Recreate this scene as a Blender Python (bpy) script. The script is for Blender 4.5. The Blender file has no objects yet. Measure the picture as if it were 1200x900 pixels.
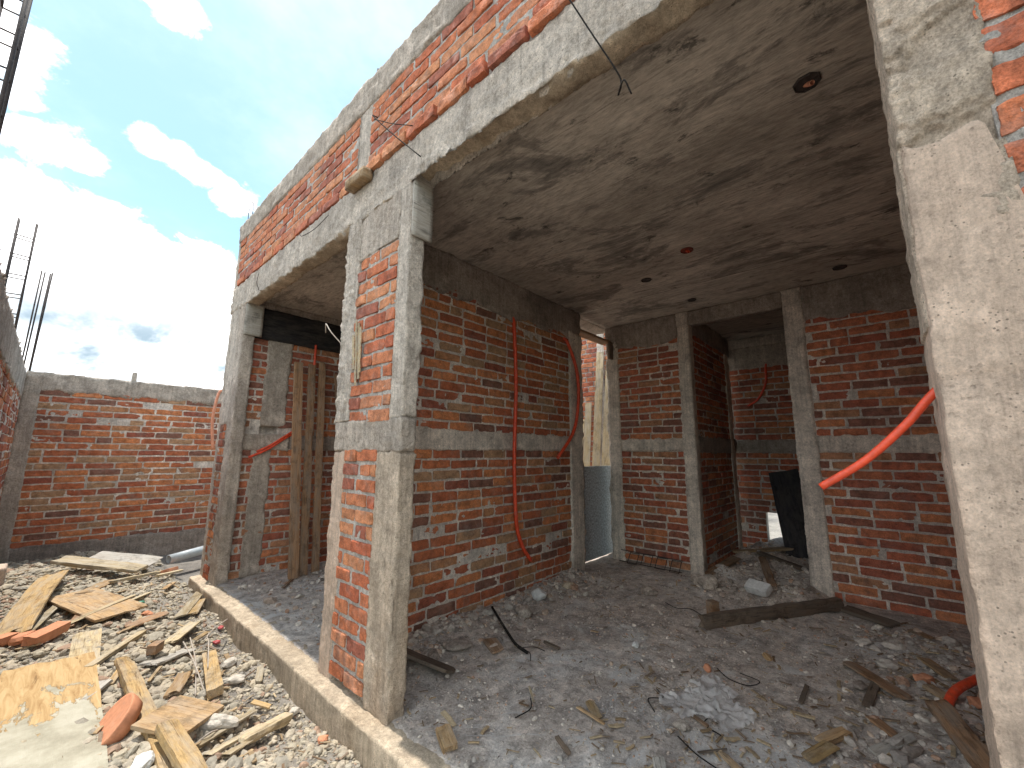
import bpy, math, random
import numpy as np
from mathutils import Vector, Matrix

random.seed(7)
SC = bpy.context.scene
COL = SC.collection
PI = math.pi
U32 = np.uint64(0xffffffff)

# ------------------------------------------------------------------ noise
def _h(x, y, z, s):
    n = (x * np.uint64(374761393) + y * np.uint64(668265263) + z * np.uint64(2246822519) + np.uint64(s * 3266489917 % 4294967296)) & U32
    n = ((n ^ (n >> np.uint64(15))) * np.uint64(2246822519)) & U32
    n = ((n ^ (n >> np.uint64(13))) * np.uint64(3266489917)) & U32
    n = n ^ (n >> np.uint64(16))
    return n.astype(np.float64) / 4294967295.0 * 2 - 1
def vnoise(P, s=0):
    P = np.asarray(P, float) + 1000.0
    i = np.floor(P); f = P - i; u = f * f * (3 - 2 * f); i = i.astype(np.uint64)
    o = np.uint64(1)
    x0, y0, z0 = i[:, 0], i[:, 1], i[:, 2]; x1, y1, z1 = x0 + o, y0 + o, z0 + o
    ux, uy, uz = u[:, 0], u[:, 1], u[:, 2]
    def L(a, b, t): return a + (b - a) * t
    a = L(L(_h(x0, y0, z0, s), _h(x1, y0, z0, s), ux), L(_h(x0, y1, z0, s), _h(x1, y1, z0, s), ux), uy)
    b = L(L(_h(x0, y0, z1, s), _h(x1, y0, z1, s), ux), L(_h(x0, y1, z1, s), _h(x1, y1, z1, s), ux), uy)
    return L(a, b, uz)
def fbm(P, s=0, o=3):
    P = np.asarray(P, float); r = 0; a = 1.0
    for k in range(o):
        r = r + a * vnoise(P * (2.03 ** k), s + 17 * k); a *= 0.5
    return r
def vfbm(P, s=0, o=2):
    return np.stack([fbm(P, s, o), fbm(P, s + 101, o), fbm(P, s + 211, o)], 1)

# ------------------------------------------------------------------ objects
def tag(o, label=None, cat=None, group=None, kind=None):
    if label: o['label'] = label
    if cat: o['category'] = cat
    if group: o['group'] = group
    if kind: o['kind'] = kind
    return o
def empty(name, loc, label, cat, group=None):
    o = bpy.data.objects.new(name, None); COL.objects.link(o); o.location = loc
    o.empty_display_size = 0.1
    return tag(o, label, cat, group)
WORLD = {}
def make(name, V, F, mats, parent=None, mi=None, smooth=False, origin=None):
    """V in world metres (or local to origin when origin is a Matrix)"""
    V = np.asarray(V, float)
    me = bpy.data.meshes.new(name)
    if isinstance(origin, Matrix):
        loc = None
    else:
        loc = np.array(origin if origin is not None else [0, 0, 0], float)
        V = V - loc
    me.vertices.add(len(V)); me.vertices.foreach_set('co', V.ravel())
    if isinstance(F, np.ndarray):
        k = F.shape[1]; n = len(F); li = F.ravel(); ls = np.arange(n) * k
    else:
        li = np.concatenate([np.asarray(f).ravel() for f in F])
        ls = []; c = 0; n = 0
        for f in F:
            f = np.asarray(f)
            if f.ndim == 1: f = f[None]
            ls.append(c + np.arange(len(f)) * f.shape[1]); c += f.size; n += len(f)
        ls = np.concatenate(ls)
    me.loops.add(len(li)); me.loops.foreach_set('vertex_index', li.astype(np.int32))
    me.polygons.add(n); me.polygons.foreach_set('loop_start', ls.astype(np.int32))
    if not isinstance(mats, (list, tuple)): mats = [mats]
    for m in mats: me.materials.append(m)
    if mi is not None: me.polygons.foreach_set('material_index', np.asarray(mi, np.int32))
    me.polygons.foreach_set('use_smooth', np.full(n, bool(smooth)))
    me.update(calc_edges=True); me.validate()
    o = bpy.data.objects.new(name, me); COL.objects.link(o)
    if parent is not None: o.parent = parent
    if isinstance(origin, Matrix):
        o.matrix_local = origin
    else:
        pl = np.array(WORLD.get(parent.name, parent.location) if parent is not None else [0, 0, 0], float)
        WORLD[o.name] = loc
        o.location = loc - pl
    return o

# ------------------------------------------------------------------ shape generators
_grid_cache = {}
def lattice(nx, ny, nz):
    k = (nx, ny, nz)
    if k in _grid_cache: return _grid_cache[k]
    I = np.full((nx + 1, ny + 1, nz + 1), -1, np.int64)
    S = np.zeros_like(I, bool)
    S[0] = S[-1] = True; S[:, 0] = S[:, -1] = True; S[:, :, 0] = S[:, :, -1] = True
    idx = np.argwhere(S); I[S] = np.arange(len(idx))
    F = []
    def q(a, b, c, d): F.append(np.stack([a.ravel(), b.ravel(), c.ravel(), d.ravel()], 1))
    A = I[0]; q(A[:-1, :-1], A[:-1, 1:], A[1:, 1:], A[1:, :-1])
    A = I[-1]; q(A[:-1, :-1], A[1:, :-1], A[1:, 1:], A[:-1, 1:])
    A = I[:, 0]; q(A[:-1, :-1], A[1:, :-1], A[1:, 1:], A[:-1, 1:])
    A = I[:, -1]; q(A[:-1, :-1], A[:-1, 1:], A[1:, 1:], A[1:, :-1])
    A = I[:, :, 0]; q(A[:-1, :-1], A[:-1, 1:], A[1:, 1:], A[1:, :-1])
    A = I[:, :, -1]; q(A[:-1, :-1], A[1:, :-1], A[1:, 1:], A[:-1, 1:])
    F = np.concatenate(F)
    _grid_cache[k] = (idx, F)
    return idx, F
def rough(lo, hi, res=0.03, amp=0.004, freq=14, edge=0.006, seed=0, chip=0.0, fine=0.0, rag=0.0, fn=None):
    """a box with an uneven surface, worn and ragged edges"""
    lo = np.array(lo, float); hi = np.array(hi, float); s = hi - lo
    if np.isscalar(res): res = (res, res, res)
    n = [max(1, int(round(s[k] / res[k]))) for k in range(3)]
    idx, F = lattice(*n)
    t = idx / np.array(n)
    V = lo + t * s
    N = (idx == np.array(n)).astype(float) - (idx == 0)
    cnt = np.abs(N).sum(1)
    Nn = N / np.sqrt(cnt)[:, None]
    W = vfbm(V * freq, seed, 3) * amp
    if fine: W += vfbm(V * freq * 3.7, seed + 5, 2) * fine
    ed = np.maximum(cnt - 1, 0)
    e = fbm(V * 9, seed + 9, 3)
    inward = ed * (edge * (0.6 + 0.5 * e) + chip * np.clip(fbm(V * 5.5, seed + 31, 3) - 0.25, 0, 1) * 2)
    V2 = V + W - Nn * inward[:, None]
    if rag:
        m = cnt >= 2
        V2[m] += N[m] * rag * np.stack([fbm(V[m] * 13, seed + 41, 4), fbm(V[m] * 13, seed + 43, 4), fbm(V[m] * 13, seed + 47, 4)], 1) * np.array([0.3 if s[0] < 0.2 else 1, 1, 1])
    if fn is not None: V2 = fn(V2, V, N)
    return V2, F
def frame(o, ux, uy, uz):
    M = Matrix.Identity(4)
    for k in range(3):
        M[k][0] = ux[k]; M[k][1] = uy[k]; M[k][2] = uz[k]; M[k][3] = o[k]
    return M
def tube(pts, r, n=10, hollow=False, sub=8, ribs=0.0, seed=0):
    P = np.array(pts, float)
    if sub > 1 and len(P) > 2:                       # Catmull-Rom
        Q = np.vstack([2 * P[0] - P[1], P, 2 * P[-1] - P[-2]]); out = []
        for i in range(1, len(Q) - 2):
            for t in np.linspace(0, 1, sub, endpoint=False):
                a, b, c, d = Q[i - 1], Q[i], Q[i + 1], Q[i + 2]
                out.append(0.5 * ((2 * b) + (-a + c) * t + (2 * a - 5 * b + 4 * c - d) * t * t + (-a + 3 * b - 3 * c + d) * t ** 3))
        out.append(P[-1]); P = np.array(out)
    T = np.gradient(P, axis=0); T /= np.linalg.norm(T, axis=1)[:, None] + 1e-12
    up = np.array([0.123, 0.321, 0.94]); up /= np.linalg.norm(up)
    X = np.cross(T[0], up); X /= np.linalg.norm(X)
    V = []; m = len(P)
    for i in range(m):
        X = X - T[i] * np.dot(X, T[i]); X /= np.linalg.norm(X); Y = np.cross(T[i], X)
        rr = r * (1 + (ribs if i % 2 else 0))
        a = np.arange(n) * 2 * PI / n
        V.append(P[i] + rr * (np.cos(a)[:, None] * X + np.sin(a)[:, None] * Y))
    V = np.concatenate(V)
    F = []
    for i in range(m - 1):
        a = i * n + np.arange(n); b = i * n + (np.arange(n) + 1) % n
        F.append(np.stack([a, b, b + n, a + n], 1))
    F = np.concatenate(F)
    if not hollow:
        return V, [F, np.arange(n)[::-1], (m - 1) * n + np.arange(n)]
    Vi = []
    c = np.repeat(P, n, 0); Vi = c + (V - c) * 0.8
    k = len(V)
    F2 = F[:, ::-1] + k
    e = []
    for base, fl in ((0, False), ((m - 1) * n, True)):
        a = base + np.arange(n); b = base + (np.arange(n) + 1) % n
        q = np.stack([a, a + k, b + k, b], 1)
        e.append(q[:, ::-1] if fl else q)
    return np.concatenate([V, Vi]), np.concatenate([F, F2] + e)
def join(parts):
    V = []; F = []; k = 0
    for v, f in parts:
        V.append(v)
        for g in (f if isinstance(f, list) else [f]):
            g = np.asarray(g); F.append((g if g.ndim == 2 else g[None]) + k)
        k += len(v)
    return np.concatenate(V), F

# ------------------------------------------------------------------ materials
class Mat:
    def __init__(s, name):
        s.m = bpy.data.materials.new(name); s.m.use_nodes = True
        s.t = s.m.node_tree; s.n = s.t.nodes; s.l = s.t.links
        s.b = s.n['Principled BSDF']; s.tc = s.n.new('ShaderNodeTexCoord')
        s.b.inputs['Roughness'].default_value = 0.9
        s.b.inputs['Specular IOR Level'].default_value = 0.25
        s.h = None
    def sock(s, v, inp):
        if hasattr(v, 'is_output'): s.l.new(v, inp)
        elif v is not None: inp.default_value = v
    def coord(s, scale=(1, 1, 1), rot=(0, 0, 0), loc=None):
        m = s.n.new('ShaderNodeMapping'); s.l.new(s.tc.outputs['Object'], m.inputs[0])
        m.inputs['Scale'].default_value = scale; m.inputs['Rotation'].default_value = rot
        s.sock(loc, m.inputs['Location'])
        return m.outputs[0]
    def noise(s, scale, detail=4, rough=0.55, vec=None, dist=0.0):
        n = s.n.new('ShaderNodeTexNoise'); n.inputs['Scale'].default_value = scale
        n.inputs['Detail'].default_value = detail; n.inputs['Roughness'].default_value = rough
        n.inputs['Distortion'].default_value = dist
        s.l.new(vec if vec is not None else s.tc.outputs['Object'], n.inputs['Vector'])
        return n.outputs['Fac']
    def voro(s, scale, vec=None, feat='F1'):
        n = s.n.new('ShaderNodeTexVoronoi'); n.feature = feat; n.inputs['Scale'].default_value = scale
        s.l.new(vec if vec is not None else s.tc.outputs['Object'], n.inputs['Vector'])
        return n.outputs['Distance']
    def ramp(s, fac, stops, mode='LINEAR'):
        r = s.n.new('ShaderNodeValToRGB'); s.l.new(fac, r.inputs[0]); cr = r.color_ramp; cr.interpolation = mode
        while len(cr.elements) < len(stops): cr.elements.new(0.5)
        for e, (p, c) in zip(cr.elements, stops):
            e.position = p; e.color = (c, c, c, 1) if np.isscalar(c) else (*c, 1)
        return r.outputs[0]
    def mix(s, f, a, b, mode='MIX'):
        m = s.n.new('ShaderNodeMix'); m.data_type = 'RGBA'; m.blend_type = mode
        s.sock(f, m.inputs['Factor'])
        for v, i in ((a, m.inputs['A']), (b, m.inputs['B'])):
            s.sock(v if hasattr(v, 'is_output') else ((*v, 1) if not np.isscalar(v) else (v, v, v, 1)), i)
        return m.outputs['Result']
    def math(s, op, a, b=None, c=None, clamp=False):
        m = s.n.new('ShaderNodeMath'); m.operation = op; m.use_clamp = clamp
        for k, v in enumerate((a, b, c)):
            if v is not None: s.sock(v, m.inputs[k])
        return m.outputs[0]
    def island(s):
        g = s.n.new('ShaderNodeNewGeometry'); return g.outputs['Random Per Island']
    def objrand(s):
        g = s.n.new('ShaderNodeObjectInfo'); return g.outputs['Random']
    def sep(s, vec=None):
        x = s.n.new('ShaderNodeSeparateXYZ'); s.l.new(vec if vec is not None else s.tc.outputs['Object'], x.inputs[0]); return x.outputs
    def bump(s, height, dist=0.004, strength=1.0):
        b = s.n.new('ShaderNodeBump'); b.inputs['Distance'].default_value = dist; b.inputs['Strength'].default_value = strength
        s.l.new(height, b.inputs['Height'])
        if s.h is not None: s.l.new(s.h, b.inputs['Normal'])
        s.h = b.outputs[0]; s.l.new(s.h, s.b.inputs['Normal'])
    def color(s, c): s.sock(c if hasattr(c, 'is_output') else (*c, 1), s.b.inputs['Base Color']); return s

def mat_concrete(name, light, dark, stain, seed=0, pits=1.0, streak=None, stain_amt=0.5, grainy=1.0):
    m = Mat(name)
    off = (seed * 3.7, seed * 1.3, seed * 2.1)
    v = m.coord(loc=off)
    big = m.noise(1.7, 5, 0.65, v, 0.4); mid = m.noise(11, 5, 0.7, v); fine = m.noise(75, 4, 0.7, v)
    grit = m.noise(7, 12, 0.82, v)
    c = m.ramp(big, [(0.32, dark), (0.55, light), (0.75, [min(1, x * 1.12) for x in light])])
    c = m.mix(0.6, c, m.ramp(mid, [(0.3, 0.6), (0.5, 0.97), (0.7, 1.12)]), 'MULTIPLY')
    c = m.mix(0.9 * grainy, c, m.ramp(grit, [(0.36, 0.6), (0.5, 1.05), (0.64, 1.4)]), 'MULTIPLY')
    sv = m.coord((1, 1, 0.35), loc=(off[1], off[2], off[0])) if streak is None else m.coord(streak, loc=off)
    st = m.noise(2.6, 6, 0.7, sv, 0.6)
    c = m.mix(m.ramp(st, [(0.52, 0.0), (0.72, stain_amt)]), c, stain)
    pit = m.voro(46, v); pitm = m.ramp(pit, [(0.0, 0.0), (0.16, 0.0), (0.26, 1.0)])
    sel = m.ramp(m.noise(8, 2, 0.5, v), [(0.5, 0.0), (0.56, 1.0)])
    pitd = m.math('SUBTRACT', 1.0, m.math('MULTIPLY', m.math('SUBTRACT', 1.0, pitm), sel))
    c = m.mix(0.45 * pits, c, m.ramp(pitd, [(0.0, 0.35), (1.0, 1.0)]), 'MULTIPLY')
    fs = m.noise(1.0, 5, 0.7, m.coord((34, 34, 1.1), loc=off)); c = m.mix(0.5, c, m.ramp(fs, [(0.34, 0.55), (0.5, 1.02), (0.66, 1.25)]), 'MULTIPLY')
    wet = m.noise(1.4, 6, 0.7, m.coord((1, 1, 0.45), loc=(off[2], off[0], off[1])), 0.8); c = m.mix(m.ramp(wet, [(0.50, 0.0), (0.60, 0.45), (0.75, 0.6)]), c, [x * 0.72 for x in dark])
    sand = m.noise(165, 4, 0.75, v); sand2 = m.noise(48, 4, 0.75, v)
    c = m.mix(0.85 * grainy, c, m.ramp(sand, [(0.36, 0.72), (0.5, 1.05), (0.64, 1.3)]), 'MULTIPLY')
    c = m.mix(0.8 * grainy, c, m.ramp(sand2, [(0.36, 0.75), (0.5, 1.05), (0.64, 1.25)]), 'MULTIPLY')
    hol = m.voro(95, v); hs = m.ramp(m.noise(14, 4, 0.7, v), [(0.5, 0.0), (0.58, 0.75)])
    c = m.mix(m.math('MULTIPLY', m.ramp(hol, [(0.16, 1.0), (0.26, 0.0)]), hs), c, [x * 0.28 for x in dark])
    m.color(c)
    h = m.math('ADD', m.math('MULTIPLY', mid, 0.5), m.math('MULTIPLY', grit, 1.5))
    m.bump(m.math('ADD', sand2, m.math('MULTIPLY', sand, 0.6)), 0.006, 0.9)
    h = m.math('ADD', h, m.math('MULTIPLY', pitd, 0.35 * pits))
    m.bump(h, 0.012, 0.85)
    m.bump(m.noise(210, 3, 0.7, v), 0.0035, 0.8)
    return m.m
def mat_brick(name, tones, smear=0.35, dust=(0.36, 0.32, 0.28), gain=1.0):
    m = Mat(name)
    r = m.island()
    c = m.ramp(r, [((i + 0.0) / len(tones), t) for i, t in enumerate(tones)], 'CONSTANT')
    mid = m.noise(16, 5, 0.7); fine = m.noise(90, 4, 0.7)
    c = m.mix(0.8, c, m.ramp(mid, [(0.3, 0.55), (0.5, 1.0), (0.72, 1.3)]), 'MULTIPLY')
    grit = m.noise(12, 10, 0.8)
    c = m.mix(0.85, c, m.ramp(grit, [(0.36, 0.5), (0.5, 1.0), (0.65, 1.35)]), 'MULTIPLY')
    c = m.mix(0.7, c, m.ramp(m.noise(130, 4, 0.75), [(0.36, 0.55), (0.5, 1.0), (0.64, 1.3)]), 'MULTIPLY')
    burn = m.ramp(m.noise(5, 4, 0.6), [(0.56, 0.0), (0.72, 0.6)])
    c = m.mix(burn, c, (0.10, 0.055, 0.05))
    sm = m.ramp(m.noise(7.5, 7, 0.75), [(0.5, 0.0), (0.62, smear), (0.8, min(1, smear * 2))])
    c = m.mix(sm, c, dust)
    m.color(c)
    m.bump(m.math('ADD', mid, m.math('MULTIPLY', fine, 0.6)), 0.009, 0.8)
    m.bump(m.noise(230, 3, 0.7), 0.0025, 0.7)
    return m.m
def mat_wood(name, light, dark, grey=None, grey_amt=0.0, gain=0.35):
    m = Mat(name)
    rnd = m.objrand()
    cv = m.n.new('ShaderNodeCombineXYZ')
    for k in range(3): m.l.new(m.math('MULTIPLY', rnd, 37.0 + k * 11), cv.inputs[k])
    v = m.coord((1.6, 22, 22), loc=cv.outputs[0])
    g = m.noise(2.2, 6, 0.68, v, 1.2); f = m.noise(9, 4, 0.7, v, 0.4)
    c = m.ramp(g, [(0.3, dark), (0.5, light), (0.72, [min(1, x * 1.15) for x in light])])
    c = m.mix(0.6, c, m.ramp(f, [(0.3, 0.5), (0.5, 1.0), (0.7, 1.18)]), 'MULTIPLY')
    kv = m.coord((2.2, 7, 7), loc=cv.outputs[0])
    kn = m.voro(1.0, kv)
    c = m.mix(m.ramp(kn, [(0.06, 0.75), (0.15, 0.0)]), c, [x * 0.45 for x in dark])
    tone = m.ramp(rnd, [(0.0, 1 - gain), (1.0, 1 + gain * 0.5)])
    c = m.mix(1.0, c, tone, 'MULTIPLY')
    if grey is not None:
        c = m.mix(m.ramp(m.noise(4, 5, 0.7, m.coord((1, 4, 4), loc=cv.outputs[0])), [(0.42, 0.0), (0.6, grey_amt)]), c, grey)
    ck = m.noise(3.0, 5, 0.75, m.coord((0.9, 20, 20), loc=cv.outputs[0]), 0.5)
    c = m.mix(m.ramp(ck, [(0.60, 0.0), (0.64, 0.8)]), c, [x * 0.35 for x in dark])
    dirt = m.noise(6, 8, 0.78, m.coord((1, 1, 1), loc=cv.outputs[0]))
    c = m.mix(0.85, c, m.ramp(dirt, [(0.34, 0.4), (0.5, 1.0)]), 'MULTIPLY')
    m.color(c); m.b.inputs['Roughness'].default_value = 0.8
    m.bump(m.math('ADD', g, m.math('MULTIPLY', f, 0.8)), 0.006, 0.8)
    return m.m
def mat_plain(name, col, rough=0.5, spec=0.5, var=0.3, scale=25, metal=0.0, bump=0.002):
    m = Mat(name)
    n = m.noise(scale, 5, 0.7)
    c = m.mix(1.0, col, m.ramp(n, [(0.3, 1 - var), (0.7, 1 + var * 0.4)]), 'MULTIPLY')
    dn = m.ramp(m.noise(9, 5, 0.75), [(0.55, 0.0), (0.75, 0.35)])
    c = m.mix(dn, c, (0.35, 0.31, 0.27))
    m.color(c); m.b.inputs['Roughness'].default_value = rough; m.b.inputs['Specular IOR Level'].default_value = spec
    m.b.inputs['Metallic'].default_value = metal
    m.bump(n, bump, 0.6)
    return m.m
def mat_stones(name, tones):
    m = Mat(name)
    c = m.ramp(m.island(), [(i / len(tones), t) for i, t in enumerate(tones)], 'CONSTANT')
    n = m.noise(40, 4, 0.7)
    c = m.mix(0.8, c, m.ramp(n, [(0.3, 0.55), (0.7, 1.2)]), 'MULTIPLY')
    m.color(c); m.bump(m.noise(120, 4, 0.7), 0.004, 0.8)
    return m.m

M = {}
TONES_A = [(0.435, 0.140, 0.064), (0.375, 0.115, 0.058), (0.508, 0.192, 0.081), (0.302, 0.095, 0.058), (0.435, 0.211, 0.104), (0.556, 0.211, 0.087), (0.230, 0.109, 0.076), (0.411, 0.128, 0.060), (0.400, 0.236, 0.133), (0.484, 0.159, 0.069)]
TONES_B = [(0.470, 0.143, 0.071), (0.520, 0.196, 0.097), (0.420, 0.122, 0.063), (0.490, 0.164, 0.080), (0.540, 0.233, 0.117), (0.340, 0.117, 0.076), (0.450, 0.148, 0.071), (0.510, 0.212, 0.112)]
TONES_C = [(0.430, 0.132, 0.072), (0.358, 0.112, 0.068), (0.487, 0.171, 0.083), (0.244, 0.109, 0.077), (0.416, 0.203, 0.110), (0.516, 0.195, 0.089), (0.301, 0.117, 0.076), (0.459, 0.156, 0.080)]
M['brick'] = mat_brick('weathered_brick', TONES_A, 0.2)
M['brick_bright'] = mat_brick('orange_brick', TONES_B, 0.17, (0.46, 0.42, 0.38))
M['brick_dark'] = mat_brick('dark_red_brick', TONES_C, 0.16, (0.24, 0.21, 0.19))
M['mortar'] = mat_concrete('grey_mortar', (0.64, 0.575, 0.505), (0.52, 0.465, 0.41), (0.36, 0.31, 0.26), 1, 0.4)
M['mortar_light'] = mat_concrete('pale_mortar', (0.47, 0.44, 0.40), (0.36, 0.33, 0.30), (0.30, 0.25, 0.20), 2, 0.4)
M['mortar_dark'] = mat_concrete('dull_mortar', (0.55, 0.495, 0.44), (0.43, 0.385, 0.345), (0.26, 0.225, 0.19), 3, 0.4)
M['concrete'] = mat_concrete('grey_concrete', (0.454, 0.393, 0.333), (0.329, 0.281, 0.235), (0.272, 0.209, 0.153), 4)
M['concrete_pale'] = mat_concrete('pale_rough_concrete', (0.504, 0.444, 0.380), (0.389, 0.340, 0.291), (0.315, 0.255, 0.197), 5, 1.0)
M['concrete_cream'] = mat_concrete('cream_concrete', (0.611, 0.474, 0.374), (0.532, 0.408, 0.317), (0.394, 0.281, 0.202), 6, 0.7, None, 0.4, 0.55)
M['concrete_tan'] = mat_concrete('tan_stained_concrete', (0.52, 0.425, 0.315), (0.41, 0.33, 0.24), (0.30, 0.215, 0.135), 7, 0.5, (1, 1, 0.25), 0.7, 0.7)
M['concrete_peel'] = mat_concrete('peeling_warm_concrete', (0.592, 0.484, 0.382), (0.454, 0.373, 0.293), (0.375, 0.293, 0.217), 9, 1.0, None, 0.5)
M['concrete_lower'] = mat_concrete('stained_column_concrete', (0.493, 0.402, 0.312), (0.389, 0.307, 0.231), (0.326, 0.222, 0.141), 10, 0.8, (1, 1, 0.25), 0.6, 0.9)
M['concrete_room'] = mat_concrete('room_column_concrete', (0.62, 0.545, 0.465), (0.47, 0.41, 0.35), (0.38, 0.31, 0.25), 11, 0.8, None, 0.5)
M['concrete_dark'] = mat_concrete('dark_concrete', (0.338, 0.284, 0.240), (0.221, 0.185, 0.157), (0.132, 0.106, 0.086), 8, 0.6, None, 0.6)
M['wood_fresh'] = mat_wood('fresh_pine', (0.41, 0.275, 0.125), (0.25, 0.145, 0.06), (0.36, 0.31, 0.24), 0.55)
M['wood_pale'] = mat_wood('bleached_pine', (0.47, 0.37, 0.225), (0.30, 0.21, 0.105), (0.40, 0.365, 0.305), 0.6)
M['wood_brown'] = mat_wood('brown_weathered_wood', (0.34, 0.20, 0.11), (0.17, 0.09, 0.045), (0.26, 0.225, 0.185), 0.55)
M['wood_tan'] = mat_wood('tan_wood', (0.44, 0.29, 0.15), (0.28, 0.16, 0.075), (0.38, 0.32, 0.25), 0.45)
M['wood_grey'] = mat_wood('grey_formwork_wood', (0.40, 0.365, 0.315), (0.30, 0.265, 0.225), (0.43, 0.41, 0.37), 0.6, 0.15)
M['wood_black'] = mat_wood('tarred_wood', (0.030, 0.029, 0.033), (0.012, 0.012, 0.014), (0.075, 0.065, 0.058), 0.6)
M['wood_dark'] = mat_wood('dark_old_wood', (0.17, 0.125, 0.09), (0.08, 0.058, 0.042), (0.14, 0.12, 0.10), 0.5)
M['conduit'] = mat_plain('orange_red_conduit', (0.78, 0.085, 0.03), 0.42, 0.5, 0.4)
M['conduit_pale'] = mat_plain('faded_conduit', (0.72, 0.32, 0.20), 0.5, 0.4, 0.2)
M['steel'] = mat_plain('rusty_steel', (0.055, 0.042, 0.038), 0.7, 0.4, 0.5, 60)
M['box_red'] = mat_plain('dark_red_plastic', (0.20, 0.04, 0.025), 0.6, 0.3, 0.3)
M['wire'] = mat_plain('black_wire', (0.02, 0.018, 0.017), 0.9, 0.08, 0.4, 60)
M['wire_pale'] = mat_plain('pale_wire', (0.42, 0.36, 0.30), 0.6, 0.4, 0.3, 60)
M['pvc'] = mat_plain('grey_plastic_pipe', (0.40, 0.44, 0.46), 0.45, 0.5, 0.2)
M['clay'] = mat_plain('terracotta', (0.56, 0.25, 0.14), 0.85, 0.2, 0.25, 30)
M['stone_pale'] = mat_plain('pale_rubble', (0.52, 0.47, 0.40), 0.95, 0.2, 0.4, 30, 0, 0.006)
M['white_block'] = mat_plain('white_foam', (0.62, 0.62, 0.60), 0.8, 0.3, 0.25, 30)
M['glass_fibre'] = mat_plain('speckled_grey_board', (0.58, 0.64, 0.67), 0.9, 0.2, 0.75, 42)
M['gravel'] = mat_stones('crushed_rubble', [(0.387, 0.339, 0.257), (0.434, 0.376, 0.282), (0.341, 0.302, 0.237), (0.465, 0.397, 0.297), (0.294, 0.265, 0.216), (0.410, 0.353, 0.263), (0.371, 0.331, 0.263), (0.387, 0.331, 0.257), (0.449, 0.390, 0.303), (0.356, 0.242, 0.172), (0.403, 0.353, 0.277), (0.426, 0.360, 0.263)])
M['floor_bits'] = mat_stones('dusty_bits', [(0.395, 0.353, 0.311), (0.474, 0.419, 0.362), (0.329, 0.293, 0.259), (0.447, 0.359, 0.294), (0.553, 0.490, 0.421), (0.408, 0.359, 0.311), (0.290, 0.246, 0.211), (0.500, 0.383, 0.294), (0.434, 0.389, 0.342), (0.684, 0.610, 0.526), (0.447, 0.287, 0.200), (0.500, 0.449, 0.389)])
M['chips'] = mat_stones('wood_splinters', [(0.40, 0.29, 0.17), (0.27, 0.19, 0.11), (0.18, 0.12, 0.075), (0.33, 0.25, 0.16), (0.46, 0.36, 0.23), (0.23, 0.17, 0.12)])

def mat_ceiling():
    m = Mat('board_marked_concrete')
    v = m.coord((1, 0.28, 1)); v2 = m.coord((1, 0.12, 1))
    big = m.noise(1.1, 5, 0.65); band = m.noise(5.5, 5, 0.65, v2, 0.3); fine = m.noise(46, 4, 0.7, v)
    c = m.ramp(big, [(0.34, (0.36, 0.315, 0.265)), (0.5, (0.47, 0.415, 0.355)), (0.68, (0.56, 0.50, 0.43))])
    c = m.mix(0.4, c, m.ramp(band, [(0.3, 0.6), (0.5, 1.0), (0.7, 1.15)]), 'MULTIPLY')
    c = m.mix(0.5, c, m.ramp(fine, [(0.3, 0.6), (0.5, 1.0), (0.7, 1.2)]), 'MULTIPLY')
    sm = m.noise(1.9, 7, 0.74, m.coord((1.3, 0.55, 1), loc=(3.1, 1.7, 0)), 0.5)
    c = m.mix(m.ramp(sm, [(0.53, 0.0), (0.575, 0.5), (0.68, 0.85)]), c, (0.11, 0.10, 0.092))
    sp = m.noise(5.0, 6, 0.75, m.coord((1.1, 0.6, 1), loc=(9.1, 4.7, 0)), 0.4)
    c = m.mix(m.ramp(sp, [(0.60, 0.0), (0.66, 0.8)]), c, (0.06, 0.055, 0.05))
    gr = m.noise(60, 5, 0.78, v2); c = m.mix(0.45, c, m.ramp(gr, [(0.36, 0.55), (0.5, 1.0), (0.64, 1.3)]), 'MULTIPLY')
    X = m.sep(); fx = m.math('FRACT', m.math('ADD', m.math('MULTIPLY', X[0], 1 / 0.305), m.math('MULTIPLY', m.noise(1.5, 2), 0.06)))
    ln = m.ramp(fx, [(0.0, 0.55), (0.018, 0.6), (0.03, 1.06), (0.06, 1.0)])
    c = m.mix(m.ramp(m.noise(2.2, 3, 0.6), [(0.40, 0.05), (0.6, 0.75)]), c, m.mix(1.0, c, ln, 'MULTIPLY'))
    c = m.mix(0.5, c, m.ramp(m.noise(1.0, 0, 0.5, m.coord((3.28, 0.05, 1))), [(0.35, 0.85), (0.65, 1.12)]), 'MULTIPLY')
    g2 = m.noise(22, 6, 0.75, v); c = m.mix(0.7, c, m.ramp(g2, [(0.36, 0.6), (0.5, 1.0), (0.64, 1.2)]), 'MULTIPLY')
    m.color(c)
    m.bump(m.math('ADD', band, m.math('MULTIPLY', fine, 0.5)), 0.010, 0.8)
    m.bump(m.noise(160, 3, 0.7, v), 0.003, 0.6)
    return m.m
M['ceiling'] = mat_ceiling()
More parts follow.
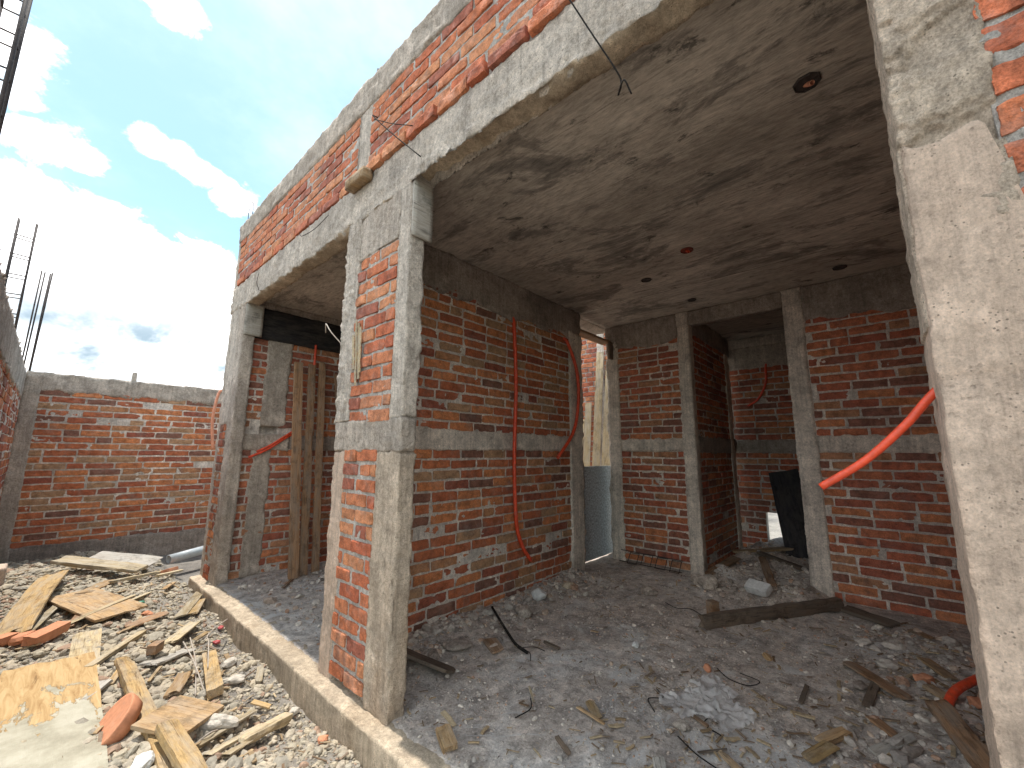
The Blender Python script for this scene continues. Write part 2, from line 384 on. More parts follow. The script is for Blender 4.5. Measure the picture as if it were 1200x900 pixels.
def mat_floor():
    m = Mat('dusty_slab')
    big = m.noise(1.3, 5, 0.65, None, 0.5); grit = m.noise(8, 12, 0.82); mid = m.noise(9, 6, 0.72); fine = m.noise(70, 4, 0.75); gr = m.noise(240, 3, 0.75)
    c = m.ramp(big, [(0.34, (0.36, 0.325, 0.295)), (0.5, (0.48, 0.415, 0.36)), (0.66, (0.53, 0.495, 0.46))])
    c = m.mix(0.8, c, m.ramp(mid, [(0.3, 0.55), (0.5, 1.0), (0.7, 1.3)]), 'MULTIPLY')
    c = m.mix(0.7, c, m.ramp(fine, [(0.3, 0.5), (0.5, 1.0), (0.72, 1.4)]), 'MULTIPLY')
    c = m.mix(0.9, c, m.ramp(grit, [(0.36, 0.4), (0.5, 1.0), (0.64, 1.5)]), 'MULTIPLY')
    c = m.mix(m.ramp(gr, [(0.66, 0.0), (0.72, 0.6)]), c, (0.60, 0.59, 0.57))
    wp = m.noise(1.7, 7, 0.78, m.coord(loc=(4.4, 2.2, 0)), 1.2)
    c = m.mix(m.ramp(wp, [(0.55, 0.0), (0.60, 0.6), (0.72, 0.85)]), c, (0.60, 0.59, 0.57))
    m.color(c)
    m.bump(mid, 0.016, 0.8); m.bump(m.math('ADD', fine, m.math('MULTIPLY', gr, 0.7)), 0.007, 0.9)
    return m.m
M['floor'] = mat_floor()
def mat_ground():
    m = Mat('dry_earth')
    big = m.noise(0.9, 5, 0.6); mid = m.noise(8, 6, 0.72); fine = m.noise(60, 4, 0.75)
    c = m.ramp(big, [(0.35, (0.16, 0.145, 0.13)), (0.6, (0.30, 0.27, 0.23))])
    c = m.mix(0.8, c, m.ramp(mid, [(0.3, 0.55), (0.5, 1.0), (0.7, 1.25)]), 'MULTIPLY')
    c = m.mix(0.7, c, m.ramp(fine, [(0.3, 0.5), (0.5, 1.0), (0.72, 1.3)]), 'MULTIPLY')
    m.color(c); m.bump(mid, 0.03, 0.9); m.bump(fine, 0.01, 0.9)
    return m.m
M['ground'] = mat_ground()
def mat_peeled():
    m = Mat('peeling_plywood')
    v = m.coord((2.0, 14, 14))
    g = m.noise(2.0, 6, 0.7, v, 0.8)
    wood = m.ramp(g, [(0.3, (0.27, 0.155, 0.065)), (0.5, (0.43, 0.29, 0.14)), (0.7, (0.52, 0.38, 0.21))])
    skin = m.ramp(m.noise(5, 6, 0.7), [(0.3, (0.24, 0.22, 0.165)), (0.5, (0.36, 0.335, 0.26)), (0.7, (0.46, 0.43, 0.35))])
    s = m.sep()
    n = m.noise(3.2, 6, 0.7, m.coord((1, 2.5, 1)), 0.5)
    f = m.math('ADD', m.math('ADD', m.math('MULTIPLY', s[0], -0.75), 0.22), m.math('MULTIPLY', m.math('SUBTRACT', n, 0.5), 1.6))
    c = m.mix(m.ramp(f, [(0.02, 0.0), (0.08, 1.0)]), wood, skin)
    cr = m.noise(3, 5, 0.7, m.coord((1.2, 9, 9), loc=(2, 5, 1)), 0.6)
    c = m.mix(m.ramp(cr, [(0.66, 0.0), (0.70, 0.8)]), c, (0.12, 0.07, 0.03))
    m.color(c); m.bump(g, 0.006, 0.8); m.bump(m.ramp(f, [(0.02, 0.0), (0.06, 1.0)]), 0.006, 0.8)
    return m.m
M['peeled'] = mat_peeled()
def mat_plastic():
    m = Mat('crumpled_clear_film')
    b = m.b
    m.color(m.ramp(m.noise(14, 5, 0.7), [(0.3, (0.62, 0.60, 0.58)), (0.7, (0.85, 0.83, 0.80))]))
    b.inputs['Roughness'].default_value = 0.18; b.inputs['Specular IOR Level'].default_value = 0.6
    b.inputs['Alpha'].default_value = 0.5
    m.bump(m.noise(22, 5, 0.7, None, 1.0), 0.01, 0.8)
    return m.m
M['film'] = mat_plastic()

# ------------------------------------------------------------------ brick walls
_bt = {}
def brick_tmpl(nx, nz):
    """open-backed brick block: unit box, front at y=1; x along, z up"""
    if (nx, nz) in _bt: return _bt[(nx, nz)]
    idx, F = lattice(nx, 2, nz)
    t = idx / np.array([nx, 2, nz])
    keep = ~np.all(idx[F][:, :, 1] == 0, axis=1)
    F = F[keep]
    _bt[(nx, nz)] = (t, F, idx)
    return _bt[(nx, nz)]
def brick_wall(name, parent, o, u, n, L, z0, z1, bm, mm, seed=0, pitch=0.0905, bl=0.285, joint=0.016, thick=0.12,
               res=0.02, origin=None, first_proud=0.0, proud=0.005, smear=0.0042, bgrid=(7, 4), rough_b=0.0035, shape=None, holes=None):
    """o: point at the wall's start on the face plane, u: direction along, n: outward normal. One mesh: bricks + mortar"""
    rs = np.random.RandomState(seed + 11)
    o = np.array(o, float); u = np.array(u, float); n = np.array(n, float); z = np.array([0, 0, 1.0])
    Vs = []; Fs = []; MI = []; k = 0
    H = z1 - z0; rows = max(1, int(round(H / pitch))); ph = H / rows
    T, FT, idx = brick_tmpl(*bgrid)
    nt = np.array([bgrid[0], 2, bgrid[1]])
    NN = (idx == nt).astype(float) - (idx == 0); NN[:, 1] = np.where(idx[:, 1] == 2, 1, 0)
    cnt = np.abs(NN).sum(1)
    for r in range(rows):
        zb = z0 + r * ph
        s = -(bl + joint) * (0.5 * (r % 2) + rs.uniform(0, 0.12)) - rs.uniform(0, 0.02)
        while s < L:
            b = bl * rs.uniform(0.92, 1.05)
            if rs.rand() < 0.06: b *= 0.5
            a0, a1 = max(s, 0.004), min(s + b, L - 0.004); s += b + joint * rs.uniform(0.7, 1.5)
            if a1 - a0 < 0.045: continue
            h = ph - joint * rs.uniform(0.75, 1.3)
            zz = zb + (ph - h) / 2 + rs.uniform(-0.003, 0.003)
            if holes and any(a1 > hx0 and a0 < hx1 and zz + h > hz0 and zz < hz1 for hx0, hx1, hz0, hz1 in holes): continue
            if shape is not None and not shape((a0 + a1) / 2, zz + h / 2): continue
            d = proud + rs.uniform(-0.004, 0.005) + (first_proud if r == 0 else 0)
            if rs.rand() < 0.03: d -= 0.009
            size = np.array([a1 - a0, 0.05, h]); P = T * size + np.array([a0, -0.05 + d, zz])
            sd = int(rs.randint(1, 9000))
            W = vfbm(P * 26 + sd, 3, 2) * rough_b + vfbm(P * 70 + sd, 8, 1) * rough_b * 0.45
            ed = np.maximum(cnt - 1, 0)
            e = np.clip(fbm(P * 16 + sd, 5, 2) + 0.55, 0.1, 2.2)
            P = P + W - NN / np.sqrt(cnt)[:, None] * (ed * 0.0042 * e)[:, None]
            tilt = rs.uniform(-0.012, 0.012); tw = rs.uniform(-0.02, 0.02)
            cx = (a0 + a1) / 2
            P[:, 2] += (P[:, 0] - cx) * tilt; P[:, 1] += (P[:, 0] - cx) * tw
            Vs.append(o + P[:, :1] * u + P[:, 1:2] * n + (P[:, 2:] - o[2]) * z); Fs.append(FT + k); k += len(P)
            MI.append(np.zeros(len(FT)))
    # mortar: uneven front sheet with sides and back
    nx = max(2, int(L / res)); nz = max(2, int(H / res))
    gx, gz = np.meshgrid(np.linspace(0, L, nx + 1), np.linspace(z0, z1, nz + 1), indexing='ij')
    Q = np.stack([gx.ravel(), np.zeros(gx.size), gz.ravel()], 1)
    d = smear * (fbm(Q * 9 + seed, 21, 3) * 0.8 + vnoise(Q * 45 + seed, 23) * 0.6) - 0.0028
    Q[:, 1] = d
    if holes:
        for hx0, hx1, hz0, hz1 in holes:
            ins = (Q[:, 0] > hx0) & (Q[:, 0] < hx1) & (Q[:, 2] > hz0) & (Q[:, 2] < hz1); Q[ins, 1] -= 0.09
    I = np.arange(gx.size).reshape(nx + 1, nz + 1)
    F1 = np.stack([I[:-1, :-1].ravel(), I[1:, :-1].ravel(), I[1:, 1:].ravel(), I[:-1, 1:].ravel()], 1)
    ring = np.concatenate([I[:, 0], I[-1, 1:], I[-2::-1, -1], I[0, -2:0:-1]])
    B = Q[ring].copy(); B[:, 1] = -thick
    m = len(ring); kb = len(Q); a = np.arange(m); b = (a + 1) % m
    F2 = np.stack([ring[a], kb + a, kb + b, ring[b]], 1)
    Q = np.concatenate([Q, B])
    Vm = o + Q[:, :1] * u + Q[:, 1:2] * n + (Q[:, 2:] - o[2]) * z
    F3 = (kb + a)[::-1]
    hand = np.dot(np.cross(u, n), z)
    FF = Fs + [F1 + k, F2 + k, F3[None] + k]
    if hand > 0:
        FF = [f[:, ::-1] for f in Fs] if False else FF
    # orientation: template is (x=u, y=n, z=up); mirrored when u x n = -z
    if hand < 0:
        FF = [f[:, ::-1] for f in Fs] + [F1 + k, F2 + k, F3[None] + k]
    else:
        FF = Fs + [F1[:, ::-1] + k, F2[:, ::-1] + k, F3[None][:, ::-1] + k]
    mi = np.concatenate(MI + [np.ones(len(F1) + len(F2) + 1)]) if MI else np.ones(len(F1) + len(F2) + 1)
    V = np.concatenate(Vs + [Vm])
    return make(name, V, FF, [bm, mm], parent, mi, False, origin if origin is not None else o)

def box(name, parent, lo, hi, mat, **kw):
    sm = kw.pop('smooth', True)
    V, F = rough(lo, hi, **kw)
    c = [(lo[0] + hi[0]) / 2, (lo[1] + hi[1]) / 2, lo[2]]
    return make(name, V, F, mat, parent, None, sm, c)

# ------------------------------------------------------------------ camera
def set_camera():
    yaw, pitch, roll, f = math.radians(41.98977), math.radians(9.37733), math.radians(0.37132), 485.2348
    cy, sy, cp, sp = math.cos(yaw), math.sin(yaw), math.cos(pitch), math.sin(pitch)
    fw = Vector((cy * cp, sy * cp, sp)); r = Vector((sy, -cy, 0)); u = r.cross(fw)
    cr, sr = math.cos(roll), math.sin(roll)
    r2 = r * cr + u * sr; u2 = u * cr - r * sr
    cam = bpy.data.cameras.new('camera'); o = bpy.data.objects.new('camera', cam); COL.objects.link(o)
    o.matrix_world = frame((0, 0, 1.40), r2, u2, -fw)
    cam.sensor_fit = 'HORIZONTAL'; cam.sensor_width = 36; cam.lens = 36 * f / 1200
    cam.clip_start = 0.02; cam.clip_end = 3000
    SC.camera = o
set_camera()

# ------------------------------------------------------------------ ground and floor
def smooth(a, b, x):
    t = np.clip((x - a) / (b - a), 0, 1); return t * t * (3 - 2 * t)
def gh(x, y):
    """height of the rubble outside"""
    x = np.asarray(x, float); y = np.asarray(y, float)
    P = np.stack([x, y, np.zeros_like(x)], -1).reshape(-1, 3)
    patch = (smooth(-0.6, -0.3, x) * (1 - smooth(1.20, 1.36, x)) * smooth(0.5, 1.6, y) * (1 - smooth(8.3, 8.7, y)))
    z = -0.20 + patch * (0.045 + 0.085 * smooth(1.25, 0.5, x) + 0.05 * smooth(4.0, 6.5, y)
        + 0.045 * fbm(P * 1.7, 61, 3).reshape(x.shape) + 0.016 * fbm(P * 9, 67, 3).reshape(x.shape))
    return z
xs = np.concatenate([[-1500, -600, -200, -60, -20, -6, -2, -1], np.arange(-0.66, 1.42, 0.03), [2, 4, 8, 20, 60, 200, 600, 1500]])
ys = np.concatenate([[-1500, -600, -200, -60, -20, -6, -2], np.arange(0.0, 1.6, 0.2), np.arange(1.6, 5, 0.03), np.arange(5, 8.8, 0.05), [9, 12, 20, 60, 200, 600, 1500]])
gx, gy = np.meshgrid(xs, ys, indexing='ij'); gz = gh(gx, gy)
I = np.arange(gx.size).reshape(gx.shape)
make('ground', np.stack([gx.ravel(), gy.ravel(), gz.ravel()], 1),
     np.stack([I[:-1, :-1].ravel(), I[1:, :-1].ravel(), I[1:, 1:].ravel(), I[:-1, 1:].ravel()], 1), M['ground'], smooth=True)['kind'] = 'structure'

def fh(x, y):
    """height of the dusty slab inside"""
    x = np.asarray(x, float); y = np.asarray(y, float)
    P = np.stack([x, y, np.zeros_like(x)], -1).reshape(-1, 3)
    inside = smooth(1.36, 1.6, x)
    z = 0.004 + inside * (0.010 * fbm(P * 2.1, 71, 3) + 0.007 * fbm(P * 11, 73, 3)).reshape(x.shape)
    z = z - 0.03 * (1 - smooth(1.36, 1.40, x))
    heap = smooth(4.5, 5.5, x) * smooth(0.5, 0.75, y) * (1 - smooth(1.5, 1.75, y))
    z = z + heap * (0.13 + 0.06 * fbm(P * 4, 79, 3).reshape(x.shape))
    # sweepings along the long wall and at the right end
    z = z + 0.07 * np.exp(-((y - 2.80) / 0.30) ** 2) * smooth(1.55, 1.8, x) * (1 - smooth(4.2, 4.6, x)) * (0.7 + 0.5 * vnoise(P * 3, 83).reshape(x.shape)) * (y < 2.9)
    z = z + 0.06 * smooth(0.3, -0.3, y) * smooth(1.9, 2.5, x) * (1 - smooth(4.2, 5, x))
    return z
xs = np.concatenate([np.arange(1.36, 4.5, 0.022), np.arange(4.5, 7.3, 0.04)]); ys = np.concatenate([np.arange(-2.0, -0.8, 0.1), np.arange(-0.8, 3.0, 0.022), np.arange(3.0, 5.95, 0.04)])
gx, gy = np.meshgrid(xs, ys, indexing='ij'); gz = fh(gx, gy)
I = np.arange(gx.size).reshape(gx.shape)
make('floor', np.stack([gx.ravel(), gy.ravel(), gz.ravel()], 1),
     np.stack([I[:-1, :-1].ravel(), I[1:, :-1].ravel(), I[1:, 1:].ravel(), I[:-1, 1:].ravel()], 1), M['floor'], smooth=True)['kind'] = 'structure'

# ------------------------------------------------------------------ the house under construction
house = empty('brick_house', (1.36, 2.5, 0), 'unfinished red brick house with raw concrete frame and open front bays', 'house')
FX = 1.36
# curb along the slab edge
def curb_fn(V2, V, N):
    top = N[:, 2] > 0
    V2[top, 2] += -0.006 + 0.006 * fbm(V[top] * 4, 91, 3) + 0.005 * fbm(V[top] * 26, 93, 2)
    return V2
box('curb', house, (1.262, -2.0, -0.32), (1.45, 6.02, 0.004), M['concrete_tan'], res=(0.012, 0.014, 0.02), amp=0.0018, freq=10, edge=0.001, chip=0.006, fine=0.0012, rag=0.005, seed=5, fn=curb_fn)

# middle pillar: concrete edge | bricks | concrete edge
rc = dict(res=0.013, amp=0.0035, freq=15, edge=0.004, chip=0.012, fine=0.003, rag=0.012)
mp = empty('pillar', (FX, 2.5, 0), None, None); mp.parent = house; mp.location = (0, 0, 0); WORLD[mp.name] = np.array([FX, 2.5, 0])
box('column', mp, (FX, 2.09, -0.02), (FX + 0.115, 2.345, 1.40), M['concrete_lower'], seed=11, **rc)
box('column', mp, (FX, 2.09, 1.60), (FX + 0.115, 2.225, 3.12), M['concrete_pale'], seed=12, **rc)
box('tie_beam', mp, (FX - 0.004, 2.085, 1.40), (FX + 0.112, 2.905, 1.60), M['concrete'], seed=13, **rc)
box('column', mp, (FX, 2.735, -0.02), (FX + 0.115, 2.905, 1.40), M['concrete_cream'], seed=14, **rc)
box('column', mp, (FX - 0.006, 2.715, 1.60), (FX + 0.115, 2.93, 3.12), M['concrete_pale'], seed=15, res=0.012, amp=0.008, freq=24, edge=0.004, chip=0.02, fine=0.005, rag=0.016)
box('cap', mp, (FX - 0.002, 2.22, 2.76), (FX + 0.11, 2.72, 3.12), M['concrete'], seed=16, **rc)
brick_wall('brickwork', mp, (FX + 0.002, 2.33, 0), (0, 1, 0), (-1, 0, 0), 0.42, 0.03, 1.42, M['brick_bright'], M['mortar_light'], 21, thick=0.10, res=0.010, bgrid=(14, 7), rough_b=0.0024, bl=0.26, smear=0.004, joint=0.018)
brick_wall('brickwork', mp, (FX + 0.002, 2.215, 0), (0, 1, 0), (-1, 0, 0), 0.52, 1.58, 2.77, M['brick_bright'], M['mortar_light'], 22, thick=0.10, res=0.010, bgrid=(14, 7), rough_b=0.0026, bl=0.27, smear=0.0055, joint=0.018)

# left pillar
lp = empty('pillar', (FX, 5.7, 0), None, None); lp.parent = house; lp.location = (0, 3.2, 0); WORLD[lp.name] = np.array([FX, 5.7, 0])
rl = dict(res=0.025, amp=0.005, freq=15, edge=0.005, chip=0.012, fine=0.004, rag=0.014)
box('column', lp, (FX, 5.42, -0.04), (FX + 0.13, 5.66, 3.12), M['concrete'], seed=31, **rl)
box('column', lp, (FX + 0.004, 5.90, -0.2), (FX + 0.13, 6.03, 3.12), M['concrete_pale'], seed=32, **rl)
box('column', lp, (FX + 0.002, 5.65, 1.7), (FX + 0.13, 5.905, 3.12), M['concrete_pale'], seed=33, **rl)
brick_wall('brickwork', lp, (FX + 0.004, 5.655, 0), (0, 1, 0), (-1, 0, 0), 0.25, -0.12, 1.71, M['brick'], M['mortar_light'], 23, thick=0.12, smear=0.010)

# right pillar, close to the camera
rp = empty('pillar', (FX, -0.4, 0), None, None); rp.parent = house; rp.location = (0, -2.9, 0); WORLD[rp.name] = np.array([FX, -0.4, 0])
def rp_low(V2, V, N):
    zt = 2.17 - np.clip(-0.243 - V[:, 1], 0, 0.05) * 6.0 - np.clip(-0.293 - V[:, 1], 0, 1) * 0.4 + 0.018 * fbm(V * np.array([1, 13, 0]), 95, 3)
    up = V[:, 2] > 1.3
    V2[up, 2] += (zt[up] - 2.16) * (V[up, 2] - 1.3) / 0.86
    jt = np.exp(-((V[:, 2] - 1.56 - 0.12 * (V[:, 1] + 0.1)) / 0.035) ** 2) * (N[:, 0] < 0)
    V2[:, 0] += jt * (0.004 + 0.008 * np.clip(fbm(V * 38, 96, 3), 0, 1))
    e = (N[:, 1] > 0)
    V2[e, 1] += 0.003 * fbm(V[e] * 30, 97, 3)
    return V2
def peel(V2, V, N):
    f = N[:, 0] < 0
    q = fbm(V[f] * np.array([9, 9, 7]), 131, 5)
    V2[f, 0] += 0.013 * (1 / (1 + np.exp(-(q - 0.12) * 40))) + 0.010 * (1 / (1 + np.exp(-(q + 0.35) * 40))) - 0.012
    return V2
box('column', rp, (FX, -0.80, -0.2), (FX + 0.24, -0.102, 2.16), M['concrete_cream'], seed=41, res=(0.03, 0.0095, 0.0095), amp=0.0012, freq=16, edge=0.002, chip=0.004, fine=0.0014, rag=0.002, fn=rp_low)
box('column', rp, (FX + 0.010, -0.275, 1.7), (FX + 0.235, -0.098, 3.13), M['concrete_peel'], seed=42, res=(0.03, 0.007, 0.007), amp=0.002, freq=18, edge=0.002, chip=0.006, fine=0.003, rag=0.003, fn=peel)
brick_wall('brickwork', rp, (FX + 0.012, -0.262, 0), (0, -1, 0), (-1, 0, 0), 1.2, 1.80, 3.13, M['brick_bright'], M['mortar_light'], 24, thick=0.15, res=0.010, bgrid=(24, 10), rough_b=0.0045, smear=0.008, joint=0.024, pitch=0.100)

# ring beam over the openings, its soffit rough
def beam_fn(V2, V, N):
    low = (N[:, 2] < 0)
    V2[low, 2] += 0.014 * fbm(V[low] * 7, 96, 3)
    y = V[low, 1]; V2[low, 2] += 0.065 * smooth(0.7, 1.9, y) * (1 - smooth(2.07, 2.13, y))
    f = N[:, 0] < 0; k = np.clip((3.27 - V[f, 2]) / 0.17, 0, 1)
    V2[f, 0] += 0.010 * k * fbm(V[f] * 34, 99, 3) - 0.003 * fbm(V[f] * np.array([8, 6, 40]), 100, 3)
    return V2
bo = box('beam', house, (FX - 0.004, -2.0, 3.10), (FX + 0.13, 6.05, 3.432), M['concrete_pale'], seed=51, res=(0.03, 0.018, 0.018), amp=0.007, freq=18, edge=0.004, chip=0.02, fine=0.005, rag=0.008, fn=beam_fn)
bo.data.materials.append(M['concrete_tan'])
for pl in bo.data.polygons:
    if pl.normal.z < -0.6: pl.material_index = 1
# parapet
pp = empty('parapet', (FX, 2.5, 3.47), None, None); pp.parent = house; pp.location = (0, 0, 3.47); WORLD[pp.name] = np.array([FX, 2.5, 3.47])
brick_wall('brickwork', pp, (FX + 0.004, 2.88, 0), (0, 1, 0), (-1, 0, 0), 3.06, 3.43, 4.062, M['brick_bright'], M['mortar_light'], 25, first_proud=0.012, bgrid=(8, 5), smear=0.0035, rough_b=0.0022)
brick_wall('brickwork', pp, (FX + 0.004, 2.70, 0), (0, -1, 0), (-1, 0, 0), 4.7, 3.43, 4.062, M['brick_bright'], M['mortar_light'], 26, first_proud=0.028, bgrid=(12, 6), smear=0.004, rough_b=0.0028)
box('column', pp, (FX + 0.006, 2.695, 3.43), (FX + 0.13, 2.885, 4.07), M['concrete_pale'], seed=52, res=0.02, amp=0.005, freq=18, edge=0.006, fine=0.003)
box('column', pp, (FX + 0.002, 5.935, 3.43), (FX + 0.13, 6.06, 4.07), M['concrete'], seed=53, res=0.03, amp=0.006, freq=16, edge=0.006, fine=0.003)
box('coping', pp, (FX - 0.004, -2.0, 4.058), (FX + 0.14, 6.065, 4.335), M['concrete'], seed=54, res=(0.04, 0.025, 0.025), amp=0.008, freq=12, edge=0.012, chip=0.03, fine=0.004)

# ceiling slab with board marks
def ceil_fn(V2, V, N):
    low = N[:, 2] < 0
    for xr, w in ((2.91, 0.006), (2.05, 0.003), (3.75, 0.004), (4.6, 0.004)):
        V2[low, 2] -= w * np.exp(-((V[low, 0] - xr - 0.01 * np.sin(V[low, 1] * 2)) / 0.018) ** 2)
    return V2
box('ceiling', house, (1.485, -1.2, 3.205), (4.46, 5.98, 3.34), M['ceiling'], res=(0.02, 0.05, 0.07), amp=0.004, freq=6, edge=0.0, seed=55, fn=ceil_fn)
box('ceiling', house, (4.458, -1.2, 3.208), (7.30, 2.93, 3.34), M['ceiling'], res=(0.04, 0.06, 0.07), amp=0.004, freq=6, edge=0.0, seed=56)

box('ceiling', house, (4.456, 2.92, 3.209), (5.5, 3.86, 3.335), M['concrete'], res=(0.05, 0.05, 0.07), amp=0.004, freq=6, edge=0.003, seed=57)
# long wall of the big room
LW = empty('partition_wall', (1.5, 2.9, 0), None, None); LW.parent = house; LW.location = (0.14, 0.4, 0); WORLD[LW.name] = np.array([1.5, 2.9, 0])
rw = dict(res=0.024, amp=0.004, freq=14, edge=0.004, chip=0.01, fine=0.003, rag=0.016)
brick_wall('brickwork', LW, (1.47, 2.845, 0), (1, 0, 0), (0, -1, 0), 2.76, 0.0, 1.43, M['brick'], M['mortar'], 27, bgrid=(9, 5))
brick_wall('brickwork', LW, (1.47, 2.845, 0), (1, 0, 0), (0, -1, 0), 2.76, 1.58, 2.90, M['brick'], M['mortar'], 28, bgrid=(8, 5))
box('tie_beam', LW, (1.47, 2.836, 1.415), (4.22, 2.97, 1.60), M['concrete_room'], seed=61, **rw)
def drip(V2, V, N):
    low = (N[:, 2] < 0)
    V2[low, 2] += 0.05 * fbm(V[low] * np.array([5, 5, 5]), 98, 3) - 0.02
    return V2
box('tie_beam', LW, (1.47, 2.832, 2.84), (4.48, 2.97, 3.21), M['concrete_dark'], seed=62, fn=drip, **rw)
box('column', LW, (4.20, 2.82, -0.02), (4.475, 2.985, 2.90), M['concrete_room'], seed=63, **rw)

# pier beside the doorway and the wall running back from it
PW = empty('pier_wall', (5.3, 2.3, 0), None, None); PW.parent = house; PW.location = (3.94, -0.2, 0); WORLD[PW.name] = np.array([5.3, 2.3, 0])
box('column', PW, (5.29, 2.73, -0.02), (5.43, 2.92, 3.0), M['concrete_room'], seed=71, **rw)
box('column', PW, (5.285, 1.742, -0.02), (5.43, 1.895, 3.21), M['concrete_room'], seed=72, **rw)
brick_wall('brickwork', PW, (5.302, 1.885, 0), (0, 1, 0), (-1, 0, 0), 0.86, 0.02, 1.43, M['brick_dark'], M['mortar'], 29)
brick_wall('brickwork', PW, (5.302, 1.885, 0), (0, 1, 0), (-1, 0, 0), 0.86, 1.57, 2.90, M['brick_dark'], M['mortar'], 30)
box('tie_beam', PW, (5.293, 1.89, 1.42), (5.42, 2.735, 1.59), M['concrete_room'], seed=73, **rw)
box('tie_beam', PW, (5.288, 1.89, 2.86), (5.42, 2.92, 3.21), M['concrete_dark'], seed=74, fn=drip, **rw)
brick_wall('brickwork', PW, (5.425, 1.75, 0), (1, 0, 0), (0, -1, 0), 1.40, 0.0, 1.42, M['brick_dark'], M['mortar_dark'], 31)
brick_wall('brickwork', PW, (5.425, 1.75, 0), (1, 0, 0), (0, -1, 0), 1.40, 1.60, 2.95, M['brick_dark'], M['mortar_dark'], 32)
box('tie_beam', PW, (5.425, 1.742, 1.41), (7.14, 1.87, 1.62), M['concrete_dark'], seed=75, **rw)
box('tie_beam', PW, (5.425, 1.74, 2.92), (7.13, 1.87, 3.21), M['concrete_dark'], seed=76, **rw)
box('column', PW, (6.82, 1.735, -0.02), (7.02, 1.872, 2.93), M['concrete_room'], seed=77, **rw)

# back wall right of the opening
BW = empty('back_wall', (5.3, 0.0, 0), None, None); BW.parent = house; BW.location = (3.94, -2.5, 0); WORLD[BW.name] = np.array([5.3, 0.0, 0])
box('column', BW, (5.285, 0.535, -0.02), (5.43, 0.72, 3.21), M['concrete_room'], seed=81, **rw)
brick_wall('brickwork', BW, (5.302, -1.0, 0), (0, 1, 0), (-1, 0, 0), 1.54, 0.0, 1.43, M['brick_dark'], M['mortar'], 33, bgrid=(8, 5))
brick_wall('brickwork', BW, (5.302, -1.0, 0), (0, 1, 0), (-1, 0, 0), 1.54, 1.575, 2.86, M['brick_dark'], M['mortar'], 34, bgrid=(8, 5))
box('tie_beam', BW, (5.292, -1.0, 1.42), (5.42, 0.54, 1.59), M['concrete_room'], seed=82, **rw)
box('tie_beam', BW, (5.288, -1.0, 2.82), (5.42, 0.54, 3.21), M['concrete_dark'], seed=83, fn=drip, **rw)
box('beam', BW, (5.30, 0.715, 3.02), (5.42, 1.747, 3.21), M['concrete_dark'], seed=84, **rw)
brick_wall('brickwork', house, (5.40, -0.75, 0), (-1, 0, 0), (0, 1, 0), 3.8, 0.0, 3.2, M['brick_dark'], M['mortar_dark'], 35, res=0.05)

# small back room
RW = empty('room_wall', (7.15, 1.2, 0), None, None); RW.parent = house; RW.location = (5.79, -1.3, 0); WORLD[RW.name] = np.array([7.15, 1.2, 0])
a = dict(bm=M['brick_dark'], mm=M['mortar_dark'])
brick_wall('brickwork', RW, (7.15, 1.43, 0), (0, 1, 0), (-1, 0, 0), 0.44, 0.0, 0.56, seed=36, **a)
brick_wall('brickwork', RW, (7.15, 0.3, 0), (0, 1, 0), (-1, 0, 0), 0.88, 0.0, 0.56, seed=37, **a)
brick_wall('brickwork', RW, (7.15, 0.3, 0), (0, 1, 0), (-1, 0, 0), 1.57, 0.56, 1.42, seed=38, **a)
brick_wall('brickwork', RW, (7.15, 0.3, 0), (0, 1, 0), (-1, 0, 0), 1.57, 1.60, 2.72, seed=39, **a)
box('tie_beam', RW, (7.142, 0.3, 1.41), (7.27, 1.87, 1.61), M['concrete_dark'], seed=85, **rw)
box('tie_beam', RW, (7.138, 0.3, 2.70), (7.27, 1.87, 3.05), M['concrete'], seed=86, **rw)
box('tie_beam', RW, (7.13, 0.3, 3.048), (7.26, 1.87, 3.19), M['concrete_pale'], seed=87, **rw)  # light on the top of the beam, put in as a paler strip
brick_wall('brickwork', RW, (7.15, 0.42, 0), (-1, 0, 0), (0, 1, 0), 1.75, 0.0, 3.2, seed=40, res=0.05, **a)

# left bay: side wall and rear wall
SW = empty('side_wall', (2.8, 5.5, 0), None, None); SW.parent = house; SW.location = (1.44, 3.0, 0); WORLD[SW.name] = np.array([2.8, 5.5, 0])
hol = [(0.20, 0.37, 1.60, 1.69)]
brick_wall('brickwork', SW, (1.48, 5.52, 0), (1, 0, 0), (0, -1, 0), 2.85, 0.0, 1.42, M['brick_dark'], M['mortar_dark'], 43)
brick_wall('brickwork', SW, (1.48, 5.52, 0), (1, 0, 0), (0, -1, 0), 2.85, 1.58, 2.75, M['brick_dark'], M['mortar_dark'], 44, holes=hol)
box('tie_beam', SW, (1.48, 5.508, 1.40), (2.0, 5.63, 1.605), M['concrete'], seed=87, **rw)
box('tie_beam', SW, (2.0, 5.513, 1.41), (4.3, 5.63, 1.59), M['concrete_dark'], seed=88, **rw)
box('column', SW, (1.66, 5.504, 1.69), (1.94, 5.64, 2.76), M['concrete'], seed=89, **rw)
box('column', SW, (1.61, 5.506, 0.0), (1.82, 5.64, 1.41), M['concrete'], seed=90, **rw)
box('lintel', SW, (1.475, 5.49, 2.735), (4.3, 5.63, 3.12), M['wood_black'], res=0.05, amp=0.004, freq=8, edge=0.004, seed=91)
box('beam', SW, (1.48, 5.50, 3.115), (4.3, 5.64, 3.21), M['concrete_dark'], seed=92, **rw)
brick_wall('brickwork', SW, (4.3, 2.97, 0), (0, 1, 0), (-1, 0, 0), 2.56, 0.0, 3.2, M['brick_dark'], M['mortar_dark'], 45, res=0.05)
